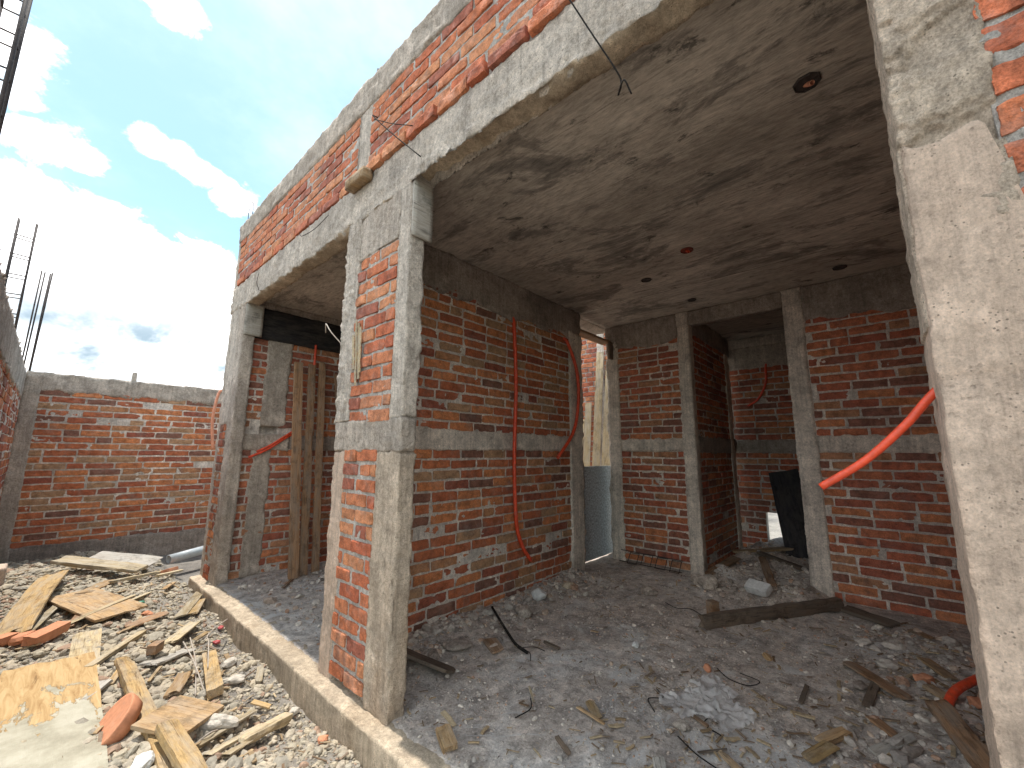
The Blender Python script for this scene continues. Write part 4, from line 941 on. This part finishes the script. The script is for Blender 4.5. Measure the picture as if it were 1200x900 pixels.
def lump(name, label, cat, group, p, size, mat, seed, smoothf=False):
    T, F = ico(3)
    V = T * (1 + 0.28 * fbm(T * 1.3 + seed, 9, 3)[:, None]) + 0.05 * vfbm(T * 5 + seed, 4, 2)
    V = V * np.array(size) / 2
    a = seed * 1.7; c, s = math.cos(a), math.sin(a)
    V = np.stack([V[:, 0] * c - V[:, 1] * s, V[:, 0] * s + V[:, 1] * c, V[:, 2]], 1)
    V[:, 2] -= V[:, 2].min() + 0.12 * size[2]
    return tag(make(name, V + np.array(p), F, mat, None, None, smoothf, p), label, cat, group)
G5 = 'lumps of rubble on the slab'
LMP = [('grey stone lump by the middle of the slab', (2.76, 1.02), (0.07, 0.055, 0.04), 'concrete'), ('pale stone near the centre of the room', (3.05, 1.52), (0.06, 0.05, 0.04), 'white_block'), ('grey stone left of the plastic film', (2.35, 0.93), (0.075, 0.06, 0.045), 'concrete'),
       ('red brick lump half way to the back opening', (3.05, 1.02), (0.06, 0.05, 0.04), 'clay'), ('white crumpled lump at the foot of the long wall', (3.30, 2.62), (0.16, 0.12, 0.09), 'white_block'), ('broken grey slab piece below the white lump at the long wall', (2.95, 2.50), (0.18, 0.13, 0.08), 'concrete'),
       ('flat grey mortar lump by the black cable', (2.14, 2.42), (0.17, 0.12, 0.06), 'concrete_dark'), ('mortar lump beside the leaning plank end', (1.95, 2.45), (0.12, 0.09, 0.05), 'concrete_dark'), ('brown stone beside the column at the end of the long wall', (3.75, 2.58), (0.12, 0.10, 0.07), 'concrete_tan'), ('large grey lump on the left of the rubble heap', (4.75, 1.52), (0.20, 0.17, 0.13), 'concrete'), ('grey lump at the foot of the pier column', (4.95, 1.70), (0.18, 0.14, 0.10), 'concrete'), ('dark lump in front of the pier wall', (4.25, 1.95), (0.16, 0.13, 0.08), 'concrete_dark'),
       ('red brick fragment in the debris by the right pillar', (3.5, -0.22), (0.12, 0.08, 0.05), 'clay'), ('brick fragment beside the thin brown board', (3.72, -0.02), (0.10, 0.08, 0.05), 'clay')]
for k, (lab, p, s, m) in enumerate(LMP):
    lump('rubble_lump', lab, 'rubble', G5, onf(*p), s, M[m], 500 + k)
G6 = 'loose stones on the gravel outside'
for k, (lab, p, s, m) in enumerate([('pale oval stone on the gravel near the curb', (1.06, 3.62), (0.10, 0.07, 0.05), 'stone_pale'), ('long pale stone right of the square board', (0.78, 2.80), (0.20, 0.08, 0.07), 'stone_pale'), ('white stone touching the curb foot', (1.20, 2.83), (0.07, 0.05, 0.04), 'stone_pale'), ('pale stone behind the short split plank', (1.02, 3.35), (0.13, 0.07, 0.05), 'stone_pale'), ('white chunk at the bottom edge beside the yellow offcut', (0.47, 2.66), (0.13, 0.08, 0.06), 'white_block'), ('orange stone by the curb near the lower edge', (1.19, 2.42), (0.06, 0.04, 0.03), 'clay'), ('brick lump behind the brown board', (0.80, 5.15), (0.10, 0.08, 0.06), 'clay')]):
    lump('stone', lab, 'stone', G6, on(*p, 0.01), s, M[m], 540 + k)
V, F = rough((-0.29, 6.9, -0.15), (-0.115, 7.2, 0.19), res=0.03, amp=0.004, freq=12, edge=0.005, chip=0.02, seed=8)
tag(make('concrete_block', V, F, M['concrete_cream'], None, None, True, [-0.2, 7.05, -0.15]), 'pale concrete block standing against the left site wall', 'block')
# broken bricks outside
for k, (lab, a, b, h) in enumerate([('broken orange brick lying behind the plywood sheet', (0.09, 4.70), (0.27, 4.88), 0.065), ('half brick at the very left edge of the rubble', (-0.08, 4.95), (0.02, 5.05), 0.065), ('pale pink half brick between two orange ones', (0.03, 4.78), (0.09, 4.92), 0.06), ('red half brick near the grey pipe at the far wall', (1.16, 6.78), (1.30, 6.95), 0.065)]):
    plank('broken_brick', lab, 'brick', 'broken bricks in the rubble', on(*a, 0.03), on(*b, 0.04), 0.10, h, M['clay'], (0.2 - 0.15 * k, 0.1, 1), 560 + k, 0.02, res=0.02)
# terracotta half disc (lid or pot piece) standing in the rubble
def clay_piece():
    n = 48; R = 0.125; t = 0.07
    a = np.linspace(0, 2 * PI, n, endpoint=False)
    rings = [(0.0, -0.006), (R * 0.55, -0.005), (R * 0.90, -0.002), (R * 0.985, 0.0), (R, -0.004), (R * 1.0, -0.012), (R * 0.97, -t * 0.5), (R * 0.86, -t), (R * 0.5, -t), (0.0, -t)]
    V = []; F = []
    for r, z in rings: V.append(np.stack([np.cos(a) * r, np.sin(a) * r * (1 + 0.0 * a), np.full(n, z)], 1))
    V = np.concatenate(V); V += 0.0008 * vfbm(V * 30, 12, 2)
    for k in range(len(rings) - 1):
        i = k * n + np.arange(n); j = k * n + (np.arange(n) + 1) % n; F.append(np.stack([i, i + n, j + n, j], 1))
    z = Vector((-0.79, 0.0, 0.61)).normalized(); x = Vector((0.30, 0.5, 0.7)); y = z.cross(x).normalized(); x = y.cross(z)
    p = on(0.40, 3.13, 0.075)
    tag(make('terracotta_disc', V, np.concatenate(F), M['clay'], None, None, True, frame(p, x, y, z)), 'thick round terracotta disc tilted in the rubble beside the yellow plank', 'terracotta')
clay_piece()
# plastic pipe by the far wall
V, F = tube([(1.24, 7.05, 0.01), (1.75, 7.25, 0.05)], 0.055, 20, True, 1)
tag(make('pipe', V, F, M['pvc'], None, None, True, [1.24, 7.05, -0.05]), 'grey plastic drain pipe lying at the foot of the far wall', 'pipe')

# ------------------------------------------------------------------ conduits
G7 = 'red electrical conduits'
def conduit(label, pts, r=0.0135, mat='conduit', hollow=True, group=G7):
    V, F = tube(pts, r, 14, hollow, 10, 0.03)
    return tag(make('conduit', V, F, M[mat], None, None, True, pts[0]), label, 'conduit', group)
conduit('thick orange conduit jutting out of the right pillar', [(1.50, -0.22, 1.685), (1.50, -0.10, 1.555), (1.50, -0.04, 1.478), (1.50, 0.05, 1.385), (1.50, 0.155, 1.308)], 0.0102)
conduit('long red conduit hanging straight down the long brick wall', [(3.16, 2.85, 2.83), (3.165, 2.825, 2.72), (3.19, 2.815, 2.1), (3.165, 2.81, 1.35), (3.195, 2.81, 0.75), (3.27, 2.80, 0.50), (3.40, 2.79, 0.33)], 0.019)
conduit('curved red conduit bowing out beside the column of the long wall', [(4.10, 2.85, 2.80), (4.16, 2.82, 2.74), (4.30, 2.79, 2.42), (4.315, 2.78, 2.05), (4.20, 2.78, 1.66), (3.88, 2.79, 1.34)], 0.019)
conduit('red conduit loop on the wall of the small back room', [(7.16, 1.25, 2.76), (7.11, 1.255, 2.66), (7.08, 1.265, 2.45), (7.08, 1.38, 2.22), (7.08, 1.53, 2.12)], 0.016)
conduit('short red tube curving over the debris at the foot of the right pillar', [onf(3.40, -0.09, 0.02), onf(3.50, -0.13, 0.055), onf(3.66, -0.21, 0.075), onf(3.9, -0.32, 0.06)], 0.021)
conduit('red conduit bending down beside the leaning planks of the left bay', [(2.05, 5.50, 1.62), (1.93, 5.47, 1.545), (1.75, 5.46, 1.415), (1.565, 5.45, 1.325)], 0.014)
conduit('second red conduit close above the bent one in the left bay', [(2.06, 5.50, 1.66), (1.94, 5.465, 1.58), (1.78, 5.455, 1.465), (1.64, 5.45, 1.39)], 0.012)
conduit('red conduit ribbon hanging from the black lintel in the left bay', [(2.215, 5.48, 2.78), (2.21, 5.46, 2.6), (2.20, 5.45, 2.35), (2.195, 5.45, 2.2)], 0.014)
conduit('faded orange conduit bowing behind the left pillar', [(1.40, 6.05, 2.14), (1.34, 6.06, 2.09), (1.31, 6.06, 1.80), (1.33, 6.06, 1.55), (1.35, 6.06, 1.42)], 0.016, 'conduit_pale')

# ------------------------------------------------------------------ ceiling outlets
def ceil_box(label, x, y, r, mat, sides=8, stub=None):
    o = empty('junction_box', (x, y, 3.2), label, 'junction box', 'outlet boxes in the ceiling'); WORLD[o.name] = np.array([x, y, 3.2])
    a = np.arange(sides) * 2 * PI / sides + 0.3
    rings = [(r * 1.09, 3.2), (r * 1.08, 3.194), (r, 3.190), (r * 0.97, 3.1985), (r * 0.5, 3.1975), (0.0, 3.197)]  # inner rings: flat dark disc painting in the shade of the hollow
    V = np.concatenate([np.stack([x + np.cos(a) * q, y + np.sin(a) * q, np.full(sides, z)], 1) for q, z in rings])
    F = np.concatenate([np.stack([k * sides + np.arange(sides), k * sides + (np.arange(sides) + 1) % sides, (k + 1) * sides + (np.arange(sides) + 1) % sides, (k + 1) * sides + np.arange(sides)], 1)[:, ::-1] for k in range(5)])
    make('rim_shade_disc', V, F, M[mat], o, None, False, [x, y, 3.2])
    if stub:
        v, f = tube([(x + r * 0.3, y + 0.01, 3.205), (x, y - 0.01, 3.185), (x - r * 0.3, y - 0.02, 3.172)], 0.012, 10, True, 6)
        make('conduit_end', v, f, M[stub], o, None, True, [x, y, 3.2])
ceil_box('black octagonal outlet box nearest in the ceiling', 2.27, 0.11, 0.055, 'steel', 8, 'conduit_pale')
ceil_box('orange rimmed round outlet box in the middle of the ceiling', 3.62, 1.16, 0.05, 'box_red', 16, 'conduit')
ceil_box('dark outlet box between the orange one and the long wall', 4.0, 1.71, 0.05, 'steel', 8)
ceil_box('dark outlet box farthest right in the ceiling by the back wall', 4.95, 0.17, 0.055, 'steel', 8)
ceil_box('dark outlet box close to the top of the pier wall', 4.90, 1.55, 0.045, 'steel', 8)

# ------------------------------------------------------------------ wires and reinforcement
def wire(label, pts, r=0.003, mat='wire', group='tie wires sticking out of the concrete', name='wire'):
    V, F = tube(pts, r, 6, False, 8)
    return tag(make(name, V, F, M[mat], None, None, True, pts[0]), label, 'wire', group)
wire('black wire slanting from the parapet down to the pillar head', [(1.36, 2.60, 3.88), (1.30, 2.56, 3.83), (1.28, 2.25, 3.50), (1.30, 1.93, 3.17)], 0.004)
wire('short thin wire crossing the bricks beside the slanting wire', [(1.31, 2.56, 3.81), (1.31, 2.30, 3.62), (1.33, 2.08, 3.49)], 0.003)
wire('long black wire hanging over the beam into the big room', [(1.34, 0.90, 3.50), (1.30, 0.86, 3.42), (1.31, 0.75, 3.15), (1.33, 0.66, 2.93), (1.35, 0.64, 2.86), (1.36, 0.66, 2.82), (1.33, 0.62, 2.84), (1.35, 0.60, 2.78)], 0.0035)
wire('thin bent wire poking into the sky left of the left pillar', [(1.36, 6.02, 3.28), (1.30, 6.2, 3.25), (1.25, 6.35, 3.22), (1.25, 6.5, 3.27)], 0.004)
wire('pale curled wire beside the edge of the middle pillar', [(1.40, 2.92, 2.15), (1.32, 3.00, 2.27), (1.31, 3.08, 2.35), (1.33, 3.14, 2.36), (1.36, 3.20, 2.32)], 0.004, 'wire_pale')
wire('fine wire looping on the beam over the left bay', [(1.34, 3.9, 3.42), (1.31, 3.75, 3.32), (1.32, 3.5, 3.30), (1.345, 3.3, 3.36)], 0.003)
wire('fine wire hanging off the beam near the left pillar', [(1.34, 5.0, 3.36), (1.32, 4.96, 3.22), (1.33, 4.9, 3.12)], 0.003)
G8 = 'reinforcing bars standing out of the walls'
def bar(label, pts, r=0.006):
    V, F = tube(pts, r, 8, False, 4 if len(pts) > 2 else 1)
    return tag(make('rebar', V, F, M['steel'], None, None, True, pts[0]), label, 'rebar', G8)
bar('short bar end on the coping above the small parapet column', [(1.42, 2.80, 4.30), (1.42, 2.765, 4.47)], 0.007)
bar('left and lower bar end on the coping above the parapet column', [(1.42, 2.90, 4.30), (1.42, 2.875, 4.42)], 0.007)
bar('thin hoop of bar on the far end of the coping', [(1.42, 6.0, 4.30), (1.42, 6.03, 4.52), (1.42, 5.97, 4.62), (1.42, 5.86, 4.60), (1.42, 5.84, 4.30)], 0.005)
bar('left bar of the loose pair over the corner of the site walls', [(-0.36, 8.5, 2.35), (-0.345, 8.55, 3.87)], 0.009)
bar('bar close beside the left one over the corner of the site walls', [(-0.34, 8.58, 2.35), (-0.315, 8.60, 3.87)], 0.009)
bar('right bar of the group over the corner of the site walls', [(-0.28, 8.52, 2.35), (-0.262, 8.55, 3.85)], 0.009)
bar('bar leaning on the rightmost one over the corner', [(-0.278, 8.60, 2.35), (-0.245, 8.6, 3.88)], 0.009)
def cage(label, x0, x1, y0, y1, za, zb, zt):
    o = empty('rebar_cage', ((x0 + x1) / 2, (y0 + y1) / 2, za), label, 'rebar cage', 'rebar cages standing on the left wall')
    p = np.array(o.location); WORLD[o.name] = p
    rs = np.random.RandomState(int(zb * 100))
    for x, y in ((x0, y0), (x1, y0), (x0, y1), (x1, y1)):
        V, F = tube([(x, y, za), (x + rs.uniform(-.01, .01), y, zb + rs.uniform(-0.05, 0.05))], 0.010, 8, False, 1)
        make('bar', V, F, M['steel'], o, None, True, (x, y, za))
    for z in zt:
        t = rs.uniform(-0.012, 0.012)
        V, F = tube([(x0, y0, z), (x1, y0, z + t), (x1, y1, z), (x0, y1, z - t), (x0, y0, z)], 0.0065, 6, False, 1)
        make('stirrup', V, F, M['steel'], o, None, True, (x0, y0, z))
cage('square rebar cage rising above the left site wall', -0.52, -0.385, 6.85, 7.0, 2.3, 3.90, [2.62, 2.83, 3.05, 3.27, 3.5, 3.72])
cage('nearer rebar cage cut off by the top left corner', -0.505, -0.42, 3.55, 3.68, 2.3, 4.6, [2.6, 2.85, 3.1, 3.33, 3.56, 3.79, 4.02, 4.25])
V, F = rough((0.75, 8.52, 2.42), (0.81, 8.58, 2.58), res=0.03, amp=0.002, seed=3)
tag(make('post', V, F, M['concrete_pale'], None, None, False, [0.78, 8.55, 2.42]), 'small pale stub standing on top of the far wall', 'post')
# bent wires in the debris
wire('black frayed cable curling down from the foot of the long wall', [onf(2.72, 2.66, 0.06), onf(2.62, 2.48, 0.05), onf(2.53, 2.30, 0.03), onf(2.46, 2.16, 0.02), onf(2.42, 2.02, 0.015)], 0.011, 'wire', None, 'cable')
for k, (lab, pts) in enumerate([('first frayed strand at the end of the black cable', [(2.44, 2.12), (2.50, 2.02), (2.52, 1.94)]), ('second frayed strand at the end of the black cable', [(2.44, 2.12), (2.42, 2.0), (2.36, 1.94)]), ('bent wire on the slab left of the plastic film', [(2.62, 1.18), (2.52, 1.10), (2.46, 1.16), (2.36, 1.08)]), ('crooked wire on the plastic film', [(2.72, 0.92), (2.6, 0.84), (2.46, 0.86), (2.40, 0.76)]),
                               ('wire lying below the plastic film', [(2.26, 0.92), (2.18, 0.80), (2.16, 0.66), (2.08, 0.60)]), ('wire coil in the shade right of the film', [(3.1, 0.98), (3.0, 0.88), (3.02, 0.78), (3.12, 0.74), (3.16, 0.86)]), ('bent wire near the pier wall', [(4.1, 1.72), (4.0, 1.58), (4.08, 1.48), (3.98, 1.36)]), ('wire lying at the middle of the slab', [(2.02, 1.66), (1.92, 1.58), (1.82, 1.60)])]):
    wire(lab, [onf(*q, 0.012 + 0.01 * (i % 2)) for i, q in enumerate(pts)], 0.003, 'wire', 'wires on the slab')
for k, (lab, y0, y1) in enumerate([('rusty stirrup at the foot of the pier wall, left one', 2.62, 2.5), ('rusty stirrup at the foot of the pier wall, second from left', 2.44, 2.32), ('rusty stirrup at the foot of the pier wall, third from left', 2.26, 2.14), ('rusty stirrup at the foot of the pier wall, right one', 2.08, 1.97)]):
    z = float(fh(np.array([5.15]), np.array([y0]))[0])
    pts = [(5.22, y0, z + 0.13), (5.22, y1, z + 0.13), (5.12, y1, z + 0.02), (5.12, y0, z + 0.02), (5.22, y0, z + 0.13)]
    V, F = tube(pts, 0.0055, 6, False, 1)
    tag(make('stirrup', V, F, M['steel'], None, None, True, pts[2]), lab, 'stirrup', 'stirrups at the pier wall')
V, F = join([tube([(5.22, 1.95, 0.14), (5.22, 2.75, 0.15)], 0.006, 6, False, 1), tube([(5.11, 1.93, 0.035), (5.11, 2.72, 0.04)], 0.006, 6, False, 1)])
tag(make('rebar', V, F, M['steel'], None, None, True, [5.15, 2.3, 0.03]), 'pair of long bars running through the stirrups at the pier wall', 'rebar')
# twigs / tangled wire outside
for k, (lab, pts) in enumerate([('pale twig sticking up beside the short split plank', [(0.80, 3.30, -0.08), (0.84, 3.55, 0.02), (0.86, 3.85, 0.08)]), ('second pale twig crossing the first in the rubble', [(0.84, 3.22, -0.08), (0.82, 3.5, 0.04), (0.80, 3.75, 0.10)]), ('thin twig bending over the yellow plank end', [(0.90, 3.5, -0.02), (0.95, 3.75, 0.05), (1.0, 4.0, 0.0), (1.06, 4.2, -0.04)]), ('long dry twig leaning across the gravel by the curb', [(0.98, 4.0, -0.02), (1.08, 4.15, 0.0), (1.22, 4.35, -0.02)]), ('curved thin wire by the square board', [(0.66, 2.72, -0.06), (0.72, 2.68, 0.0), (0.78, 2.74, -0.03)])]):
    wire(lab, pts, 0.004, 'wire_pale', 'twigs in the rubble', 'twig')
# crumpled plastic film on the slab
def film():
    n = 56; g = np.linspace(-0.5, 0.5, n); X, Y = np.meshgrid(g, g, indexing='ij')
    P = np.stack([X.ravel(), Y.ravel(), 0 * X.ravel()], 1)
    r = np.hypot(P[:, 0], P[:, 1]); ang = np.arctan2(P[:, 1], P[:, 0])
    keep_r = 0.40 + 0.10 * np.sin(ang * 3 + 1) + 0.05 * np.sin(ang * 7)
    V = P.copy(); V[:, 0] = P[:, 0] * 0.62 + 2.66; V[:, 1] = P[:, 1] * 0.50 + 0.90
    rid = 1 - np.abs(fbm(P * 5.5, 300, 3)); rid2 = 1 - np.abs(fbm(P * 13, 310, 2))
    V[:, :2] += 0.02 * np.stack([fbm(P * 9, 320, 2), fbm(P * 9, 330, 2)], 1)
    V[:, 2] = fh(V[:, 0], V[:, 1]) + 0.018 + 0.038 * np.clip(rid, 0, 1) ** 4 * np.clip(1.1 - r * 2.0, 0, 1) + 0.014 * np.clip(rid2, 0, 1) ** 3
    I = np.arange(n * n).reshape(n, n)
    F = np.stack([I[:-1, :-1].ravel(), I[1:, :-1].ravel(), I[1:, 1:].ravel(), I[:-1, 1:].ravel()], 1)
    F = F[(r[F] < keep_r[F]).all(1)]
    tag(make('plastic_bag', V, F, M['film'], None, None, True, [2.66, 0.9, 0.0]), 'crumpled clear plastic film lying on the dusty slab', 'plastic bag')
film()
# red and green scraps of plastic near the curb
for k, (lab, p, c) in enumerate([('crumpled red plastic scrap by the curb', (1.14, 4.28), (0.45, 0.07, 0.07)), ('second red plastic scrap touching the curb', (1.22, 4.5), (0.45, 0.09, 0.09)), ('green plastic netting scrap beside the brown board', (0.80, 5.55), (0.08, 0.30, 0.20))]):
    lump('plastic_scrap', lab, 'plastic scrap', 'plastic scraps on the gravel', on(*p, 0.01), (0.06, 0.04, 0.025), mat_plain('scrap_plastic', c, 0.4, 0.5, 0.3), 580 + k)

# ------------------------------------------------------------------ sky and sun
SUN = Vector((-0.014, 0.27, 0.96)).normalized()
w = bpy.data.worlds.new('World'); SC.world = w; w.use_nodes = True
t = w.node_tree; N = t.nodes; Lk = t.links; bg = N['Background']
sky = N.new('ShaderNodeTexSky'); sky.sky_type = 'NISHITA'; sky.sun_disc = False
sky.sun_elevation = math.asin(SUN.z); sky.sun_rotation = math.atan2(SUN.x, SUN.y)
sky.air_density = 1.15; sky.dust_density = 0.9; sky.ozone_density = 0.6; sky.altitude = 0
tc = N.new('ShaderNodeTexCoord'); D = tc.outputs['Generated']
def mth(op, a, b=None, clamp=False):
    m = N.new('ShaderNodeMath'); m.operation = op; m.use_clamp = clamp
    for k, v in enumerate((a, b)):
        if v is None: continue
        if hasattr(v, 'is_output'): Lk.new(v, m.inputs[k])
        else: m.inputs[k].default_value = v
    return m.outputs[0]
def vm(op, a, v):
    m = N.new('ShaderNodeVectorMath'); m.operation = op; Lk.new(a, m.inputs[0]); m.inputs[1].default_value = v; return m
def nz(scale, det, rough, vec=D, dist=0.0):
    m = N.new('ShaderNodeTexNoise'); m.inputs['Scale'].default_value = scale; m.inputs['Detail'].default_value = det; m.inputs['Roughness'].default_value = rough; m.inputs['Distortion'].default_value = dist
    Lk.new(vec, m.inputs['Vector']); return m.outputs['Fac']
def mr(v, a, b, c=0.0, d=1.0):
    m = N.new('ShaderNodeMapRange'); m.interpolation_type = 'SMOOTHSTEP'; Lk.new(v, m.inputs[0])
    m.inputs[1].default_value = a; m.inputs[2].default_value = b; m.inputs[3].default_value = c; m.inputs[4].default_value = d; return m.outputs[0]
stretch = vm('MULTIPLY', D, (1.0, 1.0, 1.6)).outputs[0]
n1 = nz(7.5, 8, 0.62, stretch, 0.3)
n2 = nz(26, 6, 0.65, stretch, 0.2)
n0 = mth('ADD', mth('MULTIPLY', mth('SUBTRACT', n1, 0.5), 2.0), mth('MULTIPLY', mth('SUBTRACT', n2, 0.5), 0.7))
# a cloud bank below a slanting great circle, loose clouds, and unseen ones added for fill light
bank = mth('ADD', mth('MULTIPLY', vm('DOT_PRODUCT', D, (-0.095, 0.394, -0.914)).outputs['Value'], 1.0), mth('MULTIPLY', n0, 0.075))
mask = mr(bank, -0.010, 0.020)
for c, r, s in [((-0.125, 0.826, 0.553), 0.085, 1.0), ((-0.09, 0.868, 0.49), 0.03, 0.7), ((-0.055, 0.888, 0.457), 0.05, 1.0), ((-0.02, 0.893, 0.450), 0.035, 0.9), ((0.055, 0.859, 0.509), 0.030, 0.9), ((0.09, 0.857, 0.507), 0.028, 0.9), ((0.125, 0.862, 0.490), 0.036, 1.0), ((0.185, 0.862, 0.470), 0.045, 1.0), ((0.05, 0.735, 0.676), 0.045, 0.8),
                ((-0.6, 0.42, 0.7), 0.25, 0.9), ((-0.85, -0.1, 0.5), 0.6, 1.0), ((-0.35, -0.8, 0.45), 0.6, 1.0), ((0.6, -0.5, 0.6), 0.22, 0.9)]:  # out-of-view clouds, the large ones widened to brighten facade and room
    dd = vm('DISTANCE', vm('MULTIPLY', D, (1, 1, 1.5)).outputs[0], (c[0], c[1], c[2] * 1.5)).outputs['Value']
    v = mth('ADD', mth('SUBTRACT', 1.0, mth('DIVIDE', dd, r)), mth('MULTIPLY', n0, 1.5))
    mask = mth('MAXIMUM', mask, mth('MULTIPLY', mr(v, 0.0, 0.7), s))
thin = mr(nz(3.2, 6, 0.6, stretch), 0.35, 0.8, 0.0, 0.13)
mask = mth('MAXIMUM', mask, thin)
shade = mr(nz(4.5, 6, 0.6, stretch, 0.2), 0.40, 0.62)
zz = N.new('ShaderNodeSeparateXYZ'); Lk.new(D, zz.inputs[0])
low = mth('MULTIPLY', mr(zz.outputs[2], 0.33, 0.20), shade)
mxc = N.new('ShaderNodeMix'); mxc.data_type = 'RGBA'; Lk.new(low, mxc.inputs['Factor'])
mxc.inputs['A'].default_value = (9.2, 9.1, 9.0, 1); mxc.inputs['B'].default_value = (1.5, 1.95, 2.3, 1)
tint = N.new('ShaderNodeMix'); tint.data_type = 'RGBA'; tint.blend_type = 'MULTIPLY'; tint.inputs['Factor'].default_value = 1.0; tint.inputs['B'].default_value = (0.66, 0.75, 0.66, 1); Lk.new(sky.outputs[0], tint.inputs['A'])
mx = N.new('ShaderNodeMix'); mx.data_type = 'RGBA'; Lk.new(mask, mx.inputs['Factor']); Lk.new(tint.outputs['Result'], mx.inputs['A']); Lk.new(mxc.outputs['Result'], mx.inputs['B'])
Lk.new(mx.outputs['Result'], bg.inputs['Color']); bg.inputs['Strength'].default_value = 0.15
sl = bpy.data.lights.new('sun', 'SUN'); sl.energy = 2.4; sl.angle = math.radians(0.53); sl.color = (1.0, 0.95, 0.88)
so = bpy.data.objects.new('sun', sl); COL.objects.link(so); so.location = (0, 0, 12)
so.rotation_euler = SUN.to_track_quat('Z', 'Y').to_euler()

vs = SC.view_settings
SC.display_settings.display_device = 'sRGB'
vs.view_transform = 'Standard'; vs.look = 'None'; vs.gamma = 1.0; vs.use_curve_mapping = False
vs.exposure = 1.30
SC.render.engine = 'CYCLES'
cy = SC.cycles
cy.use_denoising = True
try: cy.denoiser = 'OPENIMAGEDENOISE'
except Exception: pass
cy.max_bounces = 10; cy.diffuse_bounces = 7; cy.glossy_bounces = 3; cy.transparent_max_bounces = 8
cy.caustics_reflective = False; cy.caustics_refractive = False
cy.sample_clamp_indirect = 8.0
